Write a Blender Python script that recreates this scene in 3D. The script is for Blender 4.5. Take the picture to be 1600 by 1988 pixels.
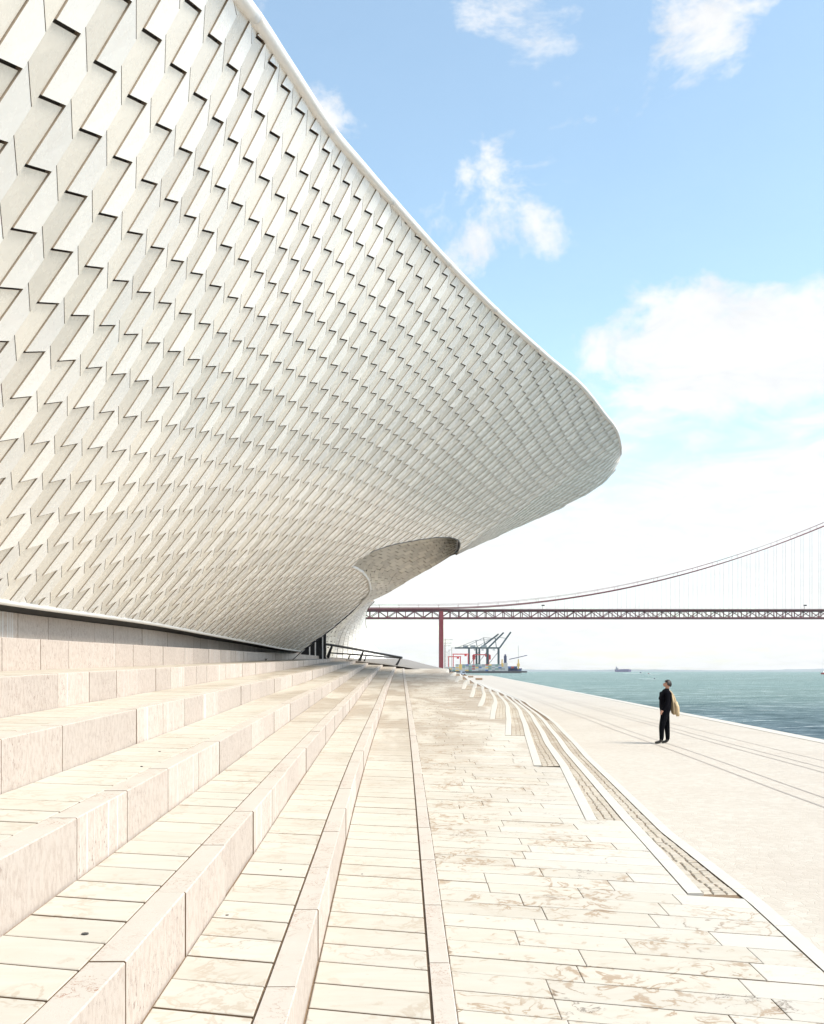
import bpy, math, random
import numpy as np
from mathutils import Vector, Matrix

for o in list(bpy.data.objects):
    bpy.data.objects.remove(o)
random.seed(7)
rng = np.random.default_rng(11)
sc = bpy.context.scene
COL = sc.collection
PI = math.pi
EYE = 1.95

# ------------------------------------------------------------------ camera
cam_d = bpy.data.cameras.new('camera')
cam = bpy.data.objects.new('camera', cam_d)
COL.objects.link(cam)
cam.location = (0, 0, EYE)
cam.rotation_euler = (PI / 2, 0, 0)
cam_d.sensor_fit = 'HORIZONTAL'
cam_d.sensor_width = 36
cam_d.lens = 36 * 1900 / 1600
cam_d.shift_y = (1303 - 994) / 1600
cam_d.clip_start = .1
cam_d.clip_end = 60000
sc.camera = cam

# ------------------------------------------------------------------ sky and sun
SUN_EL, SUN_AZ = math.radians(51), math.radians(111)     # azimuth clockwise from +Y (the view direction)
world = bpy.data.worlds.new('World')
sc.world = world
world.use_nodes = True
wt = world.node_tree
wt.nodes.clear()


class NT:
    """small helper for node trees"""
    def __init__(s, tree):
        s.t = tree

    def n(s, typ, **kw):
        nd = s.t.nodes.new(typ)
        for k, v in kw.items():
            if k == 'inp':
                for a, b in v.items():
                    s.put(nd, a, b)
            else:
                setattr(nd, k, v)
        return nd

    def put(s, nd, key, val):
        sk = nd.inputs[key]
        if isinstance(val, bpy.types.NodeSocket):
            s.t.links.new(val, sk)
        else:
            sk.default_value = val

    def m(s, op, a, b=None, c=None, clamp=False):
        nd = s.t.nodes.new('ShaderNodeMath')
        nd.operation = op
        nd.use_clamp = clamp
        for i, v in enumerate((a, b, c)):
            if v is not None:
                s.put(nd, i, v)
        return nd.outputs[0]

    def vm(s, op, a, b=None, out=0):
        nd = s.t.nodes.new('ShaderNodeVectorMath')
        nd.operation = op
        s.put(nd, 0, a)
        if b is not None:
            s.put(nd, 1, b)
        return nd.outputs[out]

    def noise(s, vec, scale, detail=4, rough=.55, dist=0., out='Fac'):
        nd = s.n('ShaderNodeTexNoise')
        s.put(nd, 'Vector', vec)
        nd.inputs['Scale'].default_value = scale
        nd.inputs['Detail'].default_value = detail
        nd.inputs['Roughness'].default_value = rough
        nd.inputs['Distortion'].default_value = dist
        return nd.outputs[out]

    def ss(s, v, a, b, to0=0., to1=1.):
        nd = s.n('ShaderNodeMapRange', interpolation_type='SMOOTHSTEP')
        s.put(nd, 'Value', v)
        nd.inputs['From Min'].default_value = a
        nd.inputs['From Max'].default_value = b
        nd.inputs['To Min'].default_value = to0
        nd.inputs['To Max'].default_value = to1
        return nd.outputs[0]

    def mix(s, f, a, b, bt='MIX'):
        nd = s.n('ShaderNodeMix', data_type='RGBA', blend_type=bt)
        s.put(nd, 0, f)
        for i, v in ((6, a), (7, b)):
            if not isinstance(v, bpy.types.NodeSocket):
                v = (v[0], v[1], v[2], 1)
            s.put(nd, i, v)
        return nd.outputs[2]


def pdir(x, y):
    v = Vector(((x - 800) / 1900, 1, (1303 - y) / 1900))
    return v.normalized()


W = NT(wt)
sky = W.n('ShaderNodeTexSky', sky_type='NISHITA')
sky.sun_disc = False
sky.sun_elevation = SUN_EL
sky.sun_rotation = SUN_AZ
sky.air_density = 1.0
sky.dust_density = .9
sky.ozone_density = 1.3
geo = W.n('ShaderNodeTexCoord')
dirv = geo.outputs['Generated']
sep = W.n('ShaderNodeSeparateXYZ')
W.put(sep, 0, dirv)
dz = sep.outputs[2]
den = W.m('ADD', W.m('MAXIMUM', dz, 0.0), .16)
cmb = W.n('ShaderNodeCombineXYZ')
W.put(cmb, 0, W.m('DIVIDE', sep.outputs[0], den))
W.put(cmb, 1, W.m('DIVIDE', sep.outputs[1], den))
cpos = cmb.outputs[0]
n1 = W.noise(cpos, 1.15, 7, .58, .25)
n2 = W.noise(cpos, 5.5, 8, .66, .6)
dens = W.m('ADD', W.m('MULTIPLY', n1, .55), W.m('MULTIPLY', n2, .45))
cover = W.ss(dz, .12, .42, .255, -.06)            # much more cloud towards the horizon, all round
dens = W.m('ADD', dens, cover)
hmask = W.ss(dens, .53, .78)
# broken cumulus higher up
n3 = W.noise(W.vm('MULTIPLY', dirv, (1, 1, 1.5)), 8.5, 9, .63, .35)
n4 = W.noise(dirv, 2.1, 3, .5)
d3 = W.m('ADD', n3, W.m('MULTIPLY', W.m('SUBTRACT', n4, .5), .25))
for (px, py, rad, amp) in [(1385, 60, .10, .20), (1060, 75, .085, .17), (630, 215, .09, .19), (812, 232, .03, .13),
                           (900, 355, .10, .16), (1010, 455, .08, .15), (890, 500, .08, .16), (1420, 680, .17, .19), (1560, 720, .16, .18), (1230, 655, .10, .12), (1300, 760, .16, .14)]:
    c = pdir(px, py)
    dd = W.vm('SUBTRACT', dirv, (c.x, c.y, c.z))
    dd = W.vm('MULTIPLY', dd, (1, 1, 1.6))
    r = W.vm('LENGTH', dd, out=1)
    d3 = W.m('ADD', d3, W.ss(r, rad, 0., 0, amp))
umask = W.ss(d3, .575, .80)
cmask = W.m('MAXIMUM', hmask, umask)
cmask = W.m('MAXIMUM', W.m('MULTIPLY', cmask, .94), .07)
lum = W.ss(n2, .25, .65, 3.0, 3.5)
ccol = W.n('ShaderNodeCombineColor')
W.put(ccol, 0, lum)
W.put(ccol, 1, lum)
W.put(ccol, 2, lum)
skyc = W.mix(1.0, sky.outputs[0], (1.05, 1.085, .935), 'MULTIPLY')
fin = W.mix(cmask, skyc, ccol.outputs[0])
bg = W.n('ShaderNodeBackground')
W.put(bg, 0, fin)
bg.inputs[1].default_value = .14
wo = W.n('ShaderNodeOutputWorld')
wt.links.new(bg.outputs[0], wo.inputs[0])

sun_d = bpy.data.lights.new('sun', 'SUN')
sun_d.energy = 2.9
sun_d.angle = math.radians(26)
sun_d.color = (1, .945, .85)
sun = bpy.data.objects.new('sun', sun_d)
COL.objects.link(sun)
sdir = Vector((math.sin(SUN_AZ) * math.cos(SUN_EL), math.cos(SUN_AZ) * math.cos(SUN_EL), math.sin(SUN_EL)))
sun.rotation_euler = sdir.to_track_quat('Z', 'Y').to_euler()
sun.location = sdir * 60

sc.view_settings.view_transform = 'Standard'
sc.view_settings.look = 'None'
sc.view_settings.exposure = 1.15
sc.view_settings.gamma = 1
sc.view_settings.use_curve_mapping = False
sc.cycles.use_denoising = True
sc.cycles.max_bounces = 6
sc.cycles.diffuse_bounces = 4
sc.cycles.glossy_bounces = 2
sc.cycles.volume_bounces = 0
sc.cycles.use_adaptive_sampling = True
sc.cycles.adaptive_threshold = .02


# ------------------------------------------------------------------ materials
def material(name, fn):
    m = bpy.data.materials.new(name)
    m.use_nodes = True
    t = m.node_tree
    t.nodes.clear()
    k = NT(t)
    b = k.n('ShaderNodeBsdfPrincipled')
    o = k.n('ShaderNodeOutputMaterial')
    t.links.new(b.outputs[0], o.inputs[0])
    fn(k, b)
    return m


def bump(k, b, h, strength, dist):
    bm = k.n('ShaderNodeBump')
    bm.inputs['Strength'].default_value = strength
    bm.inputs['Distance'].default_value = dist
    k.put(bm, 'Height', h)
    k.t.links.new(bm.outputs[0], b.inputs['Normal'])


def pos(k):
    return k.n('ShaderNodeNewGeometry').outputs['Position']


def attr(k):
    a = k.n('ShaderNodeAttribute', attribute_name='pc')
    s = k.n('ShaderNodeSeparateColor')
    k.put(s, 0, a.outputs['Color'])
    return s.outputs


def scaled(k, v, s):
    return k.vm('MULTIPLY', v, s)


def m_tread(stain, base=(.452, .414, .354), base2=(.418, .374, .31)):
    def f(k, b):
        p = pos(k)
        a = attr(k)
        # each slab has its own grain offset
        off = k.n('ShaderNodeCombineXYZ')
        k.put(off, 0, k.m('MULTIPLY', a[2], 37.))
        k.put(off, 1, k.m('MULTIPLY', a[0], 23.))
        q = k.vm('ADD', p, off.outputs[0])
        g = k.noise(scaled(k, q, (1.2, 4.5, 1)), 2.2, 6, .6, .6)
        c = k.mix(k.ss(g, .3, .72), base, base2)
        c = k.mix(k.m('MULTIPLY', a[1], .75), c, (.478, .448, .402))
        br = k.ss(a[0], 0, 1, .95, 1.03)
        c = k.mix(1, c, k.n('ShaderNodeCombineColor', inp={0: br, 1: br, 2: br}).outputs[0], 'MULTIPLY')
        # rusty brown stains: rings and blotches
        s1 = k.noise(p, 4.6, 5, .58, .5)
        ring = k.ss(k.m('ABSOLUTE', k.m('SUBTRACT', s1, .52)), .040, .010)
        msk = k.ss(k.noise(p, 1.5, 3, .5, .3), .46, .57)
        blot = k.ss(k.noise(q, 7.5, 5, .6, .4), .595, .67)
        st = k.m('MULTIPLY', k.m('MAXIMUM', k.m('MULTIPLY', ring, msk), k.m('MULTIPLY', blot, .7)), stain * .8, clamp=True)
        st = k.m('MULTIPLY', st, k.ss(a[1], .9, .35, .15, 1))
        c = k.mix(st, c, (.235, .145, .07))
        core = k.m('MULTIPLY', k.ss(k.m('ABSOLUTE', k.m('SUBTRACT', s1, .52)), .014, .003), k.ss(k.noise(p, 2.6, 3, .5), .58, .66))
        c = k.mix(k.m('MULTIPLY', core, stain * .8, clamp=True), c, (.055, .032, .02))
        # brown patina in long patches, doubling as overhang shade put into the far stone
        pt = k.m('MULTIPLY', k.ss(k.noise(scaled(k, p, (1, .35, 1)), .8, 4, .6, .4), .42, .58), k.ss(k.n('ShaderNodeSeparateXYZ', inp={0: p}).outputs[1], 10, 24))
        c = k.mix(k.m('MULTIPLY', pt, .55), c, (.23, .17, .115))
        spk = k.ss(k.noise(p, 60, 2, .5), .70, .78)
        c = k.mix(k.m('MULTIPLY', spk, .22), c, (.25, .2, .14))
        k.put(b, 'Base Color', c)
        b.inputs['Roughness'].default_value = .62
        h = k.m('ADD', k.m('MULTIPLY', k.noise(p, 45, 4, .6), .6), g)
        bump(k, b, h, .25, .004)
    return f


def m_riser(base=(.492, .425, .376), base2=(.39, .318, .272)):
    def f(k, b):
        p = pos(k)
        a = attr(k)
        off = k.n('ShaderNodeCombineXYZ')
        k.put(off, 0, k.m('MULTIPLY', a[2], 31.))
        k.put(off, 1, k.m('MULTIPLY', a[0], 17.))
        q = k.vm('ADD', p, off.outputs[0])
        v = k.noise(scaled(k, q, (5, 5, 2.4)), 5.0, 7, .72, .5)      # upright veins
        c = k.mix(k.ss(v, .36, .58), base2, base)
        pit = k.ss(k.noise(scaled(k, q, (16, 16, 7)), 3.0, 5, .70), .56, .66)
        msk = k.ss(k.noise(q, 2.2, 3, .5), .42, .60)
        c = k.mix(k.m('MULTIPLY', k.m('MULTIPLY', pit, msk), .95), c, (.15, .085, .07))
        red = k.ss(k.noise(scaled(k, q, (5, 5, 2)), 2.1, 4, .6, 1.5), .63, .72)
        c = k.mix(k.m('MULTIPLY', red, .35), c, (.34, .19, .145))
        lime = k.m('MULTIPLY', k.ss(k.noise(scaled(k, q, (7, 7, .10)), 1.6, 2, .5), .60, .66), k.ss(a[0], .45, .7))
        c = k.mix(k.m('MULTIPLY', lime, .8), c, (.54, .53, .52))     # lime runs
        br = k.ss(a[0], 0, 1, .90, 1.08)
        c = k.mix(1, c, k.n('ShaderNodeCombineColor', inp={0: br, 1: br, 2: br}).outputs[0], 'MULTIPLY')
        c = k.mix(k.m('MULTIPLY', a[1], .6), c, (.475, .445, .405))
        # the polished top bed of each block is cream with thin red veins
        up = k.ss(k.n('ShaderNodeSeparateXYZ', inp={0: k.n('ShaderNodeNewGeometry').outputs['True Normal']}).outputs[2], .6, .9)
        tp = k.mix(k.noise(q, 5, 5, .6), (.40, .355, .305), (.465, .42, .37))
        vein = k.ss(k.m('ABSOLUTE', k.m('SUBTRACT', k.noise(q, 7, 5, .65, 1.6), .5)), .014, .003)
        tp = k.mix(k.m('MULTIPLY', vein, k.ss(k.noise(q, 2, 2, .5), .42, .6)), tp, (.25, .12, .07))
        c = k.mix(up, c, tp)
        k.put(b, 'Base Color', c)
        b.inputs['Roughness'].default_value = .55
        bump(k, b, k.m('ADD', v, k.m('MULTIPLY', pit, -.8)), .3, .005)
    return f


def m_tile(k, b):
    # the glazed face; the raw clay edges are a second slot
    p = pos(k)
    a = attr(k)
    c = k.mix(a[1], (.80, .748, .662), (.905, .885, .85))  # facet shading put into the glaze colour, cream against white
    br = k.ss(a[0], 0, 1, .87, 1.04)
    c = k.mix(1, c, k.n('ShaderNodeCombineColor', inp={0: br, 1: br, 2: br}).outputs[0], 'MULTIPLY')
    off = k.n('ShaderNodeCombineXYZ')
    k.put(off, 0, k.m('MULTIPLY', a[2], 41.))
    q = k.vm('ADD', p, off.outputs[0])
    g = k.noise(scaled(k, q, (1, 1, .55)), 2.4, 5, .6, .6)
    c = k.mix(k.ss(g, .52, .80, 0, .30), c, (.70, .64, .55))
    k.put(b, 'Base Color', c)
    k.put(b, 'Roughness', k.ss(k.noise(p, 7, 3, .6), .3, .7, .13, .34))
    b.inputs['IOR'].default_value = 1.5
    bump(k, b, k.noise(p, 5, 3, .5), .12, .01)


def m_soffit(k, b):
    a = attr(k)
    p = pos(k)
    c = k.mix(a[1], (.84, .79, .69), (.90, .87, .80))
    br = k.ss(a[0], 0, 1, .78, 1.04)
    c = k.mix(1, c, k.n('ShaderNodeCombineColor', inp={0: br, 1: br, 2: br}).outputs[0], 'MULTIPLY')
    c = k.mix(k.ss(k.noise(p, .6, 4, .6), .5, .7, 0, .25), c, (.55, .47, .36))
    k.put(b, 'Base Color', c)
    b.inputs['Roughness'].default_value = .35


def m_clay(k, b):
    p = pos(k)
    k.put(b, 'Base Color', k.mix(k.noise(p, 6, 4, .6), (.07, .042, .028), (.17, .105, .07)))
    b.inputs['Roughness'].default_value = .8


def simple(base, rough=.6, var=.15, scale=3., metal=0., bmp=.0, bdist=.01):
    def f(k, b):
        p = pos(k)
        n = k.noise(p, scale, 5, .6)
        lo = tuple(x * (1 - var) for x in base)
        hi = tuple(min(1, x * (1 + var)) for x in base)
        k.put(b, 'Base Color', k.mix(n, lo, hi))
        b.inputs['Roughness'].default_value = rough
        b.inputs['Metallic'].default_value = metal
        if bmp:
            bump(k, b, n, bmp, bdist)
    return f


def m_promenade(k, b):
    p = pos(k)
    vo = k.n('ShaderNodeTexVoronoi', feature='DISTANCE_TO_EDGE')
    k.put(vo, 'Vector', scaled(k, p, (1, 1, .01)))
    vo.inputs['Scale'].default_value = 10.5
    vc = k.n('ShaderNodeTexVoronoi')
    k.put(vc, 'Vector', scaled(k, p, (1, 1, .01)))
    vc.inputs['Scale'].default_value = 10.5
    joint = k.ss(vo.outputs['Distance'], .0, .07)
    tone = k.n('ShaderNodeSeparateColor', inp={0: vc.outputs['Color']}).outputs[0]
    c = k.mix(tone, (.392, .352, .302), (.45, .412, .36))
    big = k.noise(p, .35, 4, .6, .4)
    c = k.mix(k.ss(big, .42, .7, 0, .5), c, (.375, .325, .275))
    c = k.mix(k.ss(joint, 1, 0, 0, .25), c, (.36, .30, .24))
    k.put(b, 'Base Color', c)
    b.inputs['Roughness'].default_value = .75
    bump(k, b, k.m('ADD', joint, k.m('MULTIPLY', k.noise(p, 60, 3, .6), .4)), .35, .006)


def m_water(k, b):
    p = pos(k)
    a = k.noise(scaled(k, p, (.34, 1.0, 1)), 1.15, 6, .68, .4)
    w2 = k.noise(scaled(k, p, (.4, 1.0, 1)), .13, 5, .62, .4)
    w3 = k.noise(scaled(k, p, (.12, .5, 1)), .010, 4, .6, .3)
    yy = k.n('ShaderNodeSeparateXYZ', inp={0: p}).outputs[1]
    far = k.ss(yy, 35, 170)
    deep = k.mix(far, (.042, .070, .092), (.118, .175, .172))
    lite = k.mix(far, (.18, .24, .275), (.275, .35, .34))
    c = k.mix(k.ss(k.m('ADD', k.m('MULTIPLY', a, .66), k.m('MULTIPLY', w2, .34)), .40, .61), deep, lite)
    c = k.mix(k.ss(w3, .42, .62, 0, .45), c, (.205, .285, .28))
    foam = k.m('MULTIPLY', k.ss(a, .595, .64), k.ss(w2, .50, .58))
    c = k.mix(k.m('MULTIPLY', foam, .9), c, (.8, .82, .82))
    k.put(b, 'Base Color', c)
    b.inputs['Roughness'].default_value = .30
    b.inputs['Specular IOR Level'].default_value = .0
    b.inputs['IOR'].default_value = 1.33
    h = k.m('ADD', k.m('MULTIPLY', a, .6), w2)
    bump(k, b, h, 1.0, 1.4)


M = {}
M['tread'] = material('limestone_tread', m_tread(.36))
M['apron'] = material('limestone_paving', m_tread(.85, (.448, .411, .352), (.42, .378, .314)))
M['riser'] = material('pink_limestone', m_riser())
M['edge'] = material('white_limestone', simple((.468, .438, .39), .6, .10, 4, 0, .15, .004))
M['tile'] = material('glazed_ceramic', m_tile)
M['soffit'] = material('soffit_ceramic', m_soffit)
M['clay'] = material('raw_clay_edge', m_clay)
M['clay_side'] = material('clay_flank', simple((.34, .27, .20), .7, .25, 6))
M['mortar'] = material('mortar', simple((.165, .11, .065), .9, .35, 14))
M['dark'] = material('slot_shade_black', simple((.012, .011, .010), .8, .3, 2))
M['joint'] = material('tile_backing', simple((.045, .036, .028), .8, .3, 5))
M['rim'] = material('painted_white_rim', simple((.76, .74, .71), .35, .07, 1.2, 0, .05, .01))
M['roof'] = material('roof_stone', simple((.6, .56, .5), .7, .1, 1))
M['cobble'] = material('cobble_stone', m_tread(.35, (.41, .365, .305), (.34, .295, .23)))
M['prom'] = material('promenade_setts', m_promenade)
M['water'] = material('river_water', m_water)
M['land'] = material('land', simple((.22, .21, .18), .9, .2, .05))
M['black_metal'] = material('black_painted_steel', simple((.018, .018, .019), .4, .2, 5))
M['rail'] = material('rail_steel', simple((.30, .26, .225), .6, .25, 8))
M['red'] = material('bridge_red_paint', simple((.17, .018, .026), .55, .2, .2))
M['deck'] = material('bridge_dark_steel', simple((.10, .014, .020), .6, .3, .2))
M['cable'] = material('cable_steel', simple((.13, .03, .035), .6, .2, .2))
M['hanger'] = material('hanger_steel', simple((.42, .42, .43), .6, .1, .2))
M['wood'] = material('weathered_wood', simple((.30, .19, .11), .7, .3, 6))
M['glass'] = material('dark_glass', simple((.02, .022, .025), .1, .2, 1))


# ------------------------------------------------------------------ mesh helpers
def setp(o, label=None, cat=None, group=None, kind=None):
    if label: o['label'] = label
    if cat: o['category'] = cat
    if group: o['group'] = group
    if kind: o['kind'] = kind
    return o


def empty(name, loc=(0, 0, 0), **kw):
    o = bpy.data.objects.new(name, None)
    COL.objects.link(o)
    o.location = loc
    o.empty_display_size = .3
    return setp(o, **kw)


def mesh(name, V, Fc, mat, parent=None, pc=None, smooth=False, slabs9=False, blocks6=False, **kw):
    me = bpy.data.meshes.new(name)
    V = [tuple(map(float, v)) for v in V]
    me.from_pydata(V, [], [tuple(map(int, f)) for f in Fc])
    if pc is not None:
        a = me.attributes.new('pc', 'FLOAT_COLOR', 'FACE')
        arr = np.ones((len(me.polygons), 4), np.float32)
        arr[:, :3] = np.asarray(pc, np.float32)
        a.data.foreach_set('color', arr.ravel())
    me.materials.append(mat)
    if blocks6:
        me.materials.append(M['mortar'])
        me.polygons.foreach_set('material_index', [1 if (i % 6) in (3, 4) else 0 for i in range(len(me.polygons))])
    if slabs9:
        me.materials.append(M['mortar'])
        me.polygons.foreach_set('material_index', [1 if (i % 9) in (0, 2, 4, 6) else 0 for i in range(len(me.polygons))])
    if mat in (M['tile'], M['soffit']):
        me.materials.append(M['clay'])
        me.materials.append(M['clay_side'])
        me.polygons.foreach_set('material_index', [(0, 1, 2, 1, 2)[i % 5] for i in range(len(me.polygons))])
    if smooth:
        me.polygons.foreach_set('use_smooth', [True] * len(me.polygons))
    me.update()
    o = bpy.data.objects.new(name, me)
    COL.objects.link(o)
    if parent is not None:
        o.parent = parent
        pl = Vector((0, 0, 0))
        q = parent
        while q is not None:
            pl += q.location
            q = q.parent
        me.transform(Matrix.Translation(-pl))
    return setp(o, **kw)


class MB:
    """collects shapes into one mesh"""
    def __init__(s):
        s.V = []
        s.F = []
        s.pc = []

    def add(s, V, Fc, pc=(.5, 0, .5)):
        n = len(s.V)
        s.V += [tuple(v) for v in V]
        s.F += [tuple(i + n for i in f) for f in Fc]
        s.pc += [pc] * len(Fc)

    def box(s, c, sz, rz=0.):
        x, y, z = sz[0] / 2, sz[1] / 2, sz[2] / 2
        ca, sa = math.cos(rz), math.sin(rz)
        V = []
        for dzz in (-z, z):
            for dx, dy in ((-x, -y), (x, -y), (x, y), (-x, y)):
                V.append((c[0] + dx * ca - dy * sa, c[1] + dx * sa + dy * ca, c[2] + dzz))
        s.add(V, HEX)

    def bar(s, a, b, w, h=None, n=4, w2=None):
        a, b = Vector(a), Vector(b)
        d = (b - a).normalized()
        up = Vector((0, 0, 1)) if abs(d.z) < .95 else Vector((0, 1, 0))
        sx = d.cross(up).normalized()
        sy = sx.cross(d)
        h = h or w
        w2 = w2 or w
        V = []
        for p, ww in ((a, w), (b, w2)):
            for i in range(n):
                t = 2 * PI * (i + .5) / n
                r = 1 / math.cos(PI / n) / 2
                V.append(p + sx * math.cos(t) * ww * r + sy * math.sin(t) * h * r * ww / w)
        Fc = [(i, (i + 1) % n, n + (i + 1) % n, n + i) for i in range(n)]
        Fc += [tuple(range(n - 1, -1, -1)), tuple(range(n, 2 * n))]
        s.add(V, Fc)

    def tube(s, pts, r, n=8):
        pts = [Vector(p) for p in pts]
        V = []
        for i, p in enumerate(pts):
            d = (pts[min(i + 1, len(pts) - 1)] - pts[max(i - 1, 0)]).normalized()
            up = Vector((0, 0, 1)) if abs(d.z) < .95 else Vector((0, 1, 0))
            sx = d.cross(up).normalized()
            sy = sx.cross(d)
            rr = r[i] if hasattr(r, '__len__') else r
            for k in range(n):
                t = 2 * PI * k / n
                V.append(p + sx * math.cos(t) * rr + sy * math.sin(t) * rr)
        Fc = []
        for i in range(len(pts) - 1):
            for k in range(n):
                Fc.append((i * n + k, i * n + (k + 1) % n, (i + 1) * n + (k + 1) % n, (i + 1) * n + k))
        Fc += [tuple(range(n - 1, -1, -1)), tuple(range((len(pts) - 1) * n, len(pts) * n))]
        s.add(V, Fc)

    def build(s, name, mat, parent=None, smooth=False, **kw):
        return mesh(name, s.V, s.F, mat, parent, s.pc, smooth, **kw)


HEX = [(3, 2, 1, 0), (4, 5, 6, 7), (0, 1, 5, 4), (1, 2, 6, 5), (2, 3, 7, 6), (3, 0, 4, 7)]


def slab(P, th, c=.004):
    """P: top polygon corners (x,y,z), counter-clockwise from above; chamfered prism"""
    P = [np.array(p, float) for p in P]
    n = len(P)
    ctr = sum(P) / n
    ins = []
    for p in P:
        v = ctr - p
        l = max(np.hypot(v[0], v[1]), 1e-6)
        ins.append(p + v / l * min(c * 1.6, l * .4))
    V = [p - (0, 0, th) for p in P] + [p - (0, 0, c) for p in P] + ins
    Fc = []
    for i in range(n):
        j = (i + 1) % n
        Fc.append((i, j, n + j, n + i))
        Fc.append((n + i, n + j, 2 * n + j, 2 * n + i))
    Fc.append(tuple(range(2 * n, 3 * n)))
    return V, Fc


def disc(c, r, h, n=10):
    V = [(c[0] + r * math.cos(2 * PI * i / n), c[1] + r * math.sin(2 * PI * i / n), c[2] + hh) for hh in (-.01, h) for i in range(n)]
    return V, [tuple(range(n, 2 * n))] + [(i, (i + 1) % n, n + (i + 1) % n, n + i) for i in range(n)]


def project(p):
    y = max(p[1], .3)
    return 800 + 1900 * p[0] / y, 1303 - 1900 * (p[2] - EYE) / y


def pix_area(P):
    q = [project(p) for p in P]
    if not any(-40 < x < 1640 and -40 < y < 2030 for x, y in q):
        return 0.
    ar = 0.
    for i in range(len(q)):
        x0, y0 = q[i]
        x1, y1 = q[(i + 1) % len(q)]
        ar += x0 * y1 - x1 * y0
    return abs(ar) / 2


class Pieces:
    def __init__(s):
        s.L = []

    def add(s, V, Fc, pc, score):
        s.L.append((score, V, Fc, pc))

    def emit(s, name, stuff, mat, parent, cap=300, slabs9=False, **kw):
        L = sorted(s.L, key=lambda a: -a[0])
        rest = MB()
        for i, (scr, V, Fc, pc) in enumerate(L):
            if i < cap and scr > 0:
                mesh(name, V, Fc, mat, parent, [pc] * len(Fc), slabs9=slabs9, **kw)
            else:
                rest.add(V, Fc, pc)
        if rest.V:
            rest.build(stuff, mat, parent, kind='stuff', slabs9=slabs9, **kw)


def spl(xs, ys):
    xs = np.array(xs, float)
    ys = np.array(ys, float)
    m = np.gradient(ys, xs)

    def f(x):
        x = np.asarray(x, float)
        i = np.clip(np.searchsorted(xs, x) - 1, 0, len(xs) - 2)
        h = xs[i + 1] - xs[i]
        t = (x - xs[i]) / h
        tc = np.clip(t, 0, 1)
        y = (2 * tc**3 - 3 * tc**2 + 1) * ys[i] + (tc**3 - 2 * tc**2 + tc) * h * m[i] + (-2 * tc**3 + 3 * tc**2) * ys[i + 1] + (tc**3 - tc**2) * h * m[i + 1]
        return y + np.where(t < 0, t * h * m[0], 0) + np.where(t > 1, (t - 1) * h * m[-1], 0)
    return f


def grid(name, A, mat, parent=None, smooth=True, pcv=(.5, 0, .5), **kw):
    """A: rows x cols x 3"""
    A = np.asarray(A)
    r, c = A.shape[:2]
    Fc = [(i * c + j, i * c + j + 1, (i + 1) * c + j + 1, (i + 1) * c + j) for i in range(r - 1) for j in range(c - 1)]
    return mesh(name, A.reshape(-1, 3), Fc, mat, parent, [pcv] * len(Fc), smooth, **kw)


# ================================================================== THE GROUND
# river quay line: straight, drifting slightly to the right
def quay_x(y):
    return 10 + .058 * y


Yk = [-4.0, 2.6, 11.1, 15.9, 20.8, 24.9, 29.5, 33.8, 39.1, 45.4, 51.9, 57.0]      # where each terrace step begins
NT_ = 11


def idx(y):
    return float(np.interp(y, Yk + [90, 123, 200], list(range(12)) + [14.7, 16.9, 20.]))


def e_k(k, y):
    return 2.53 + .42 * (idx(y) - k)


def z_ap(y):
    return .035 * max(y - 4, 0)


zk = [0, .13] + [z_ap(y) for y in Yk[2:]]

# river
mb = MB()
ys = [-300, 0, 40, 100, 200, 400, 800, 1600, 3200, 8000, 40000]
A = [[(x, y, -2.0) for x in (-30000 if y > 1900 else -800, 0, 60, 200, 600, 2000, 30000)] for y in ys]
river = grid('river', A, M['water'], kind='structure', smooth=False)

# land below everything on the left bank
land = mesh('ground', [(-900, -300, -.12), (quay_x(-300) - .6, -300, -.12), (quay_x(430) - .6, 430, -.12), (38, 700, -.12), (70, 1300, -.12), (40, 1880, -.12), (-900, 1880, -.12)],
            [(0, 1, 2, 3, 4, 5, 6)], M['land'], kind='structure')

# promenade
ys = [-40, -10, 0, 2, 4] + list(np.arange(5.2, 60, 1.2)) + [62, 66, 70, 76, 84, 95, 110, 130, 160, 200, 260, 330, 430]
A = []
for y in ys:
    x0 = e_k(1, y) - .06
    x1 = quay_x(y) - .45
    A.append([(x0 + (x1 - x0) * t, y, 0.) for t in np.linspace(0, 1, 7)])
prom = grid('promenade', A, M['prom'], kind='structure', smooth=False)

# white kerb along the water, in blocks
P = Pieces()
y = 3.
while y < 430:
    L = 1.5 if y < 60 else 6 if y < 150 else 20
    a, b = y + .006, y + L - .006
    x0, x1 = quay_x(a) - .45, quay_x(b) - .45
    z = .012 + random.uniform(-.002, .002)
    q = [(x0 + .006, a, z), (x0 + .5, a, z), (x1 + .5, b, z), (x1 + .006, b, z)]
    V, Fc = slab(q, 2.3, .008)
    P.add(V, Fc, (random.random(), .8, random.random()), pix_area(q))
    y += L
P.emit('kerb_stone', 'kerb_stones', M['edge'], prom, 120)

# crane-rail grooves let into the promenade
for x0, w in ((5.3, .05), (5.7, .04), (7.05, .05), (7.4, .04), (8.0, .025)):
    mb = MB()
    ysr = list(np.arange(4, 60, 4)) + [70, 90, 120, 170, 240, 330]
    V = []
    for y in ysr:
        x = x0 + .0445 * y + .03 * math.sin(y * .37 + x0)
        V += [(x - w / 2, y, .004), (x + w / 2, y, .004)]
    mb.add(V, [(2 * i, 2 * i + 1, 2 * i + 3, 2 * i + 2) for i in range(len(ysr) - 1)])
    mb.build('crane_rail', M['rail'], prom)


# ---------------------------------------------------------------- staircase lines
def S_(d):
    return 1 - (max(d, 4) - 5.4) / 90


CUM = [0, 0, .31, .645, .99, 1.36, 1.74]


def z_tread(n, d):
    """height of tread n (1 = above the kerb) at distance d"""
    return EYE - (2.04 - .035 * max(d, 4)) + CUM[n] * S_(d)


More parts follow.
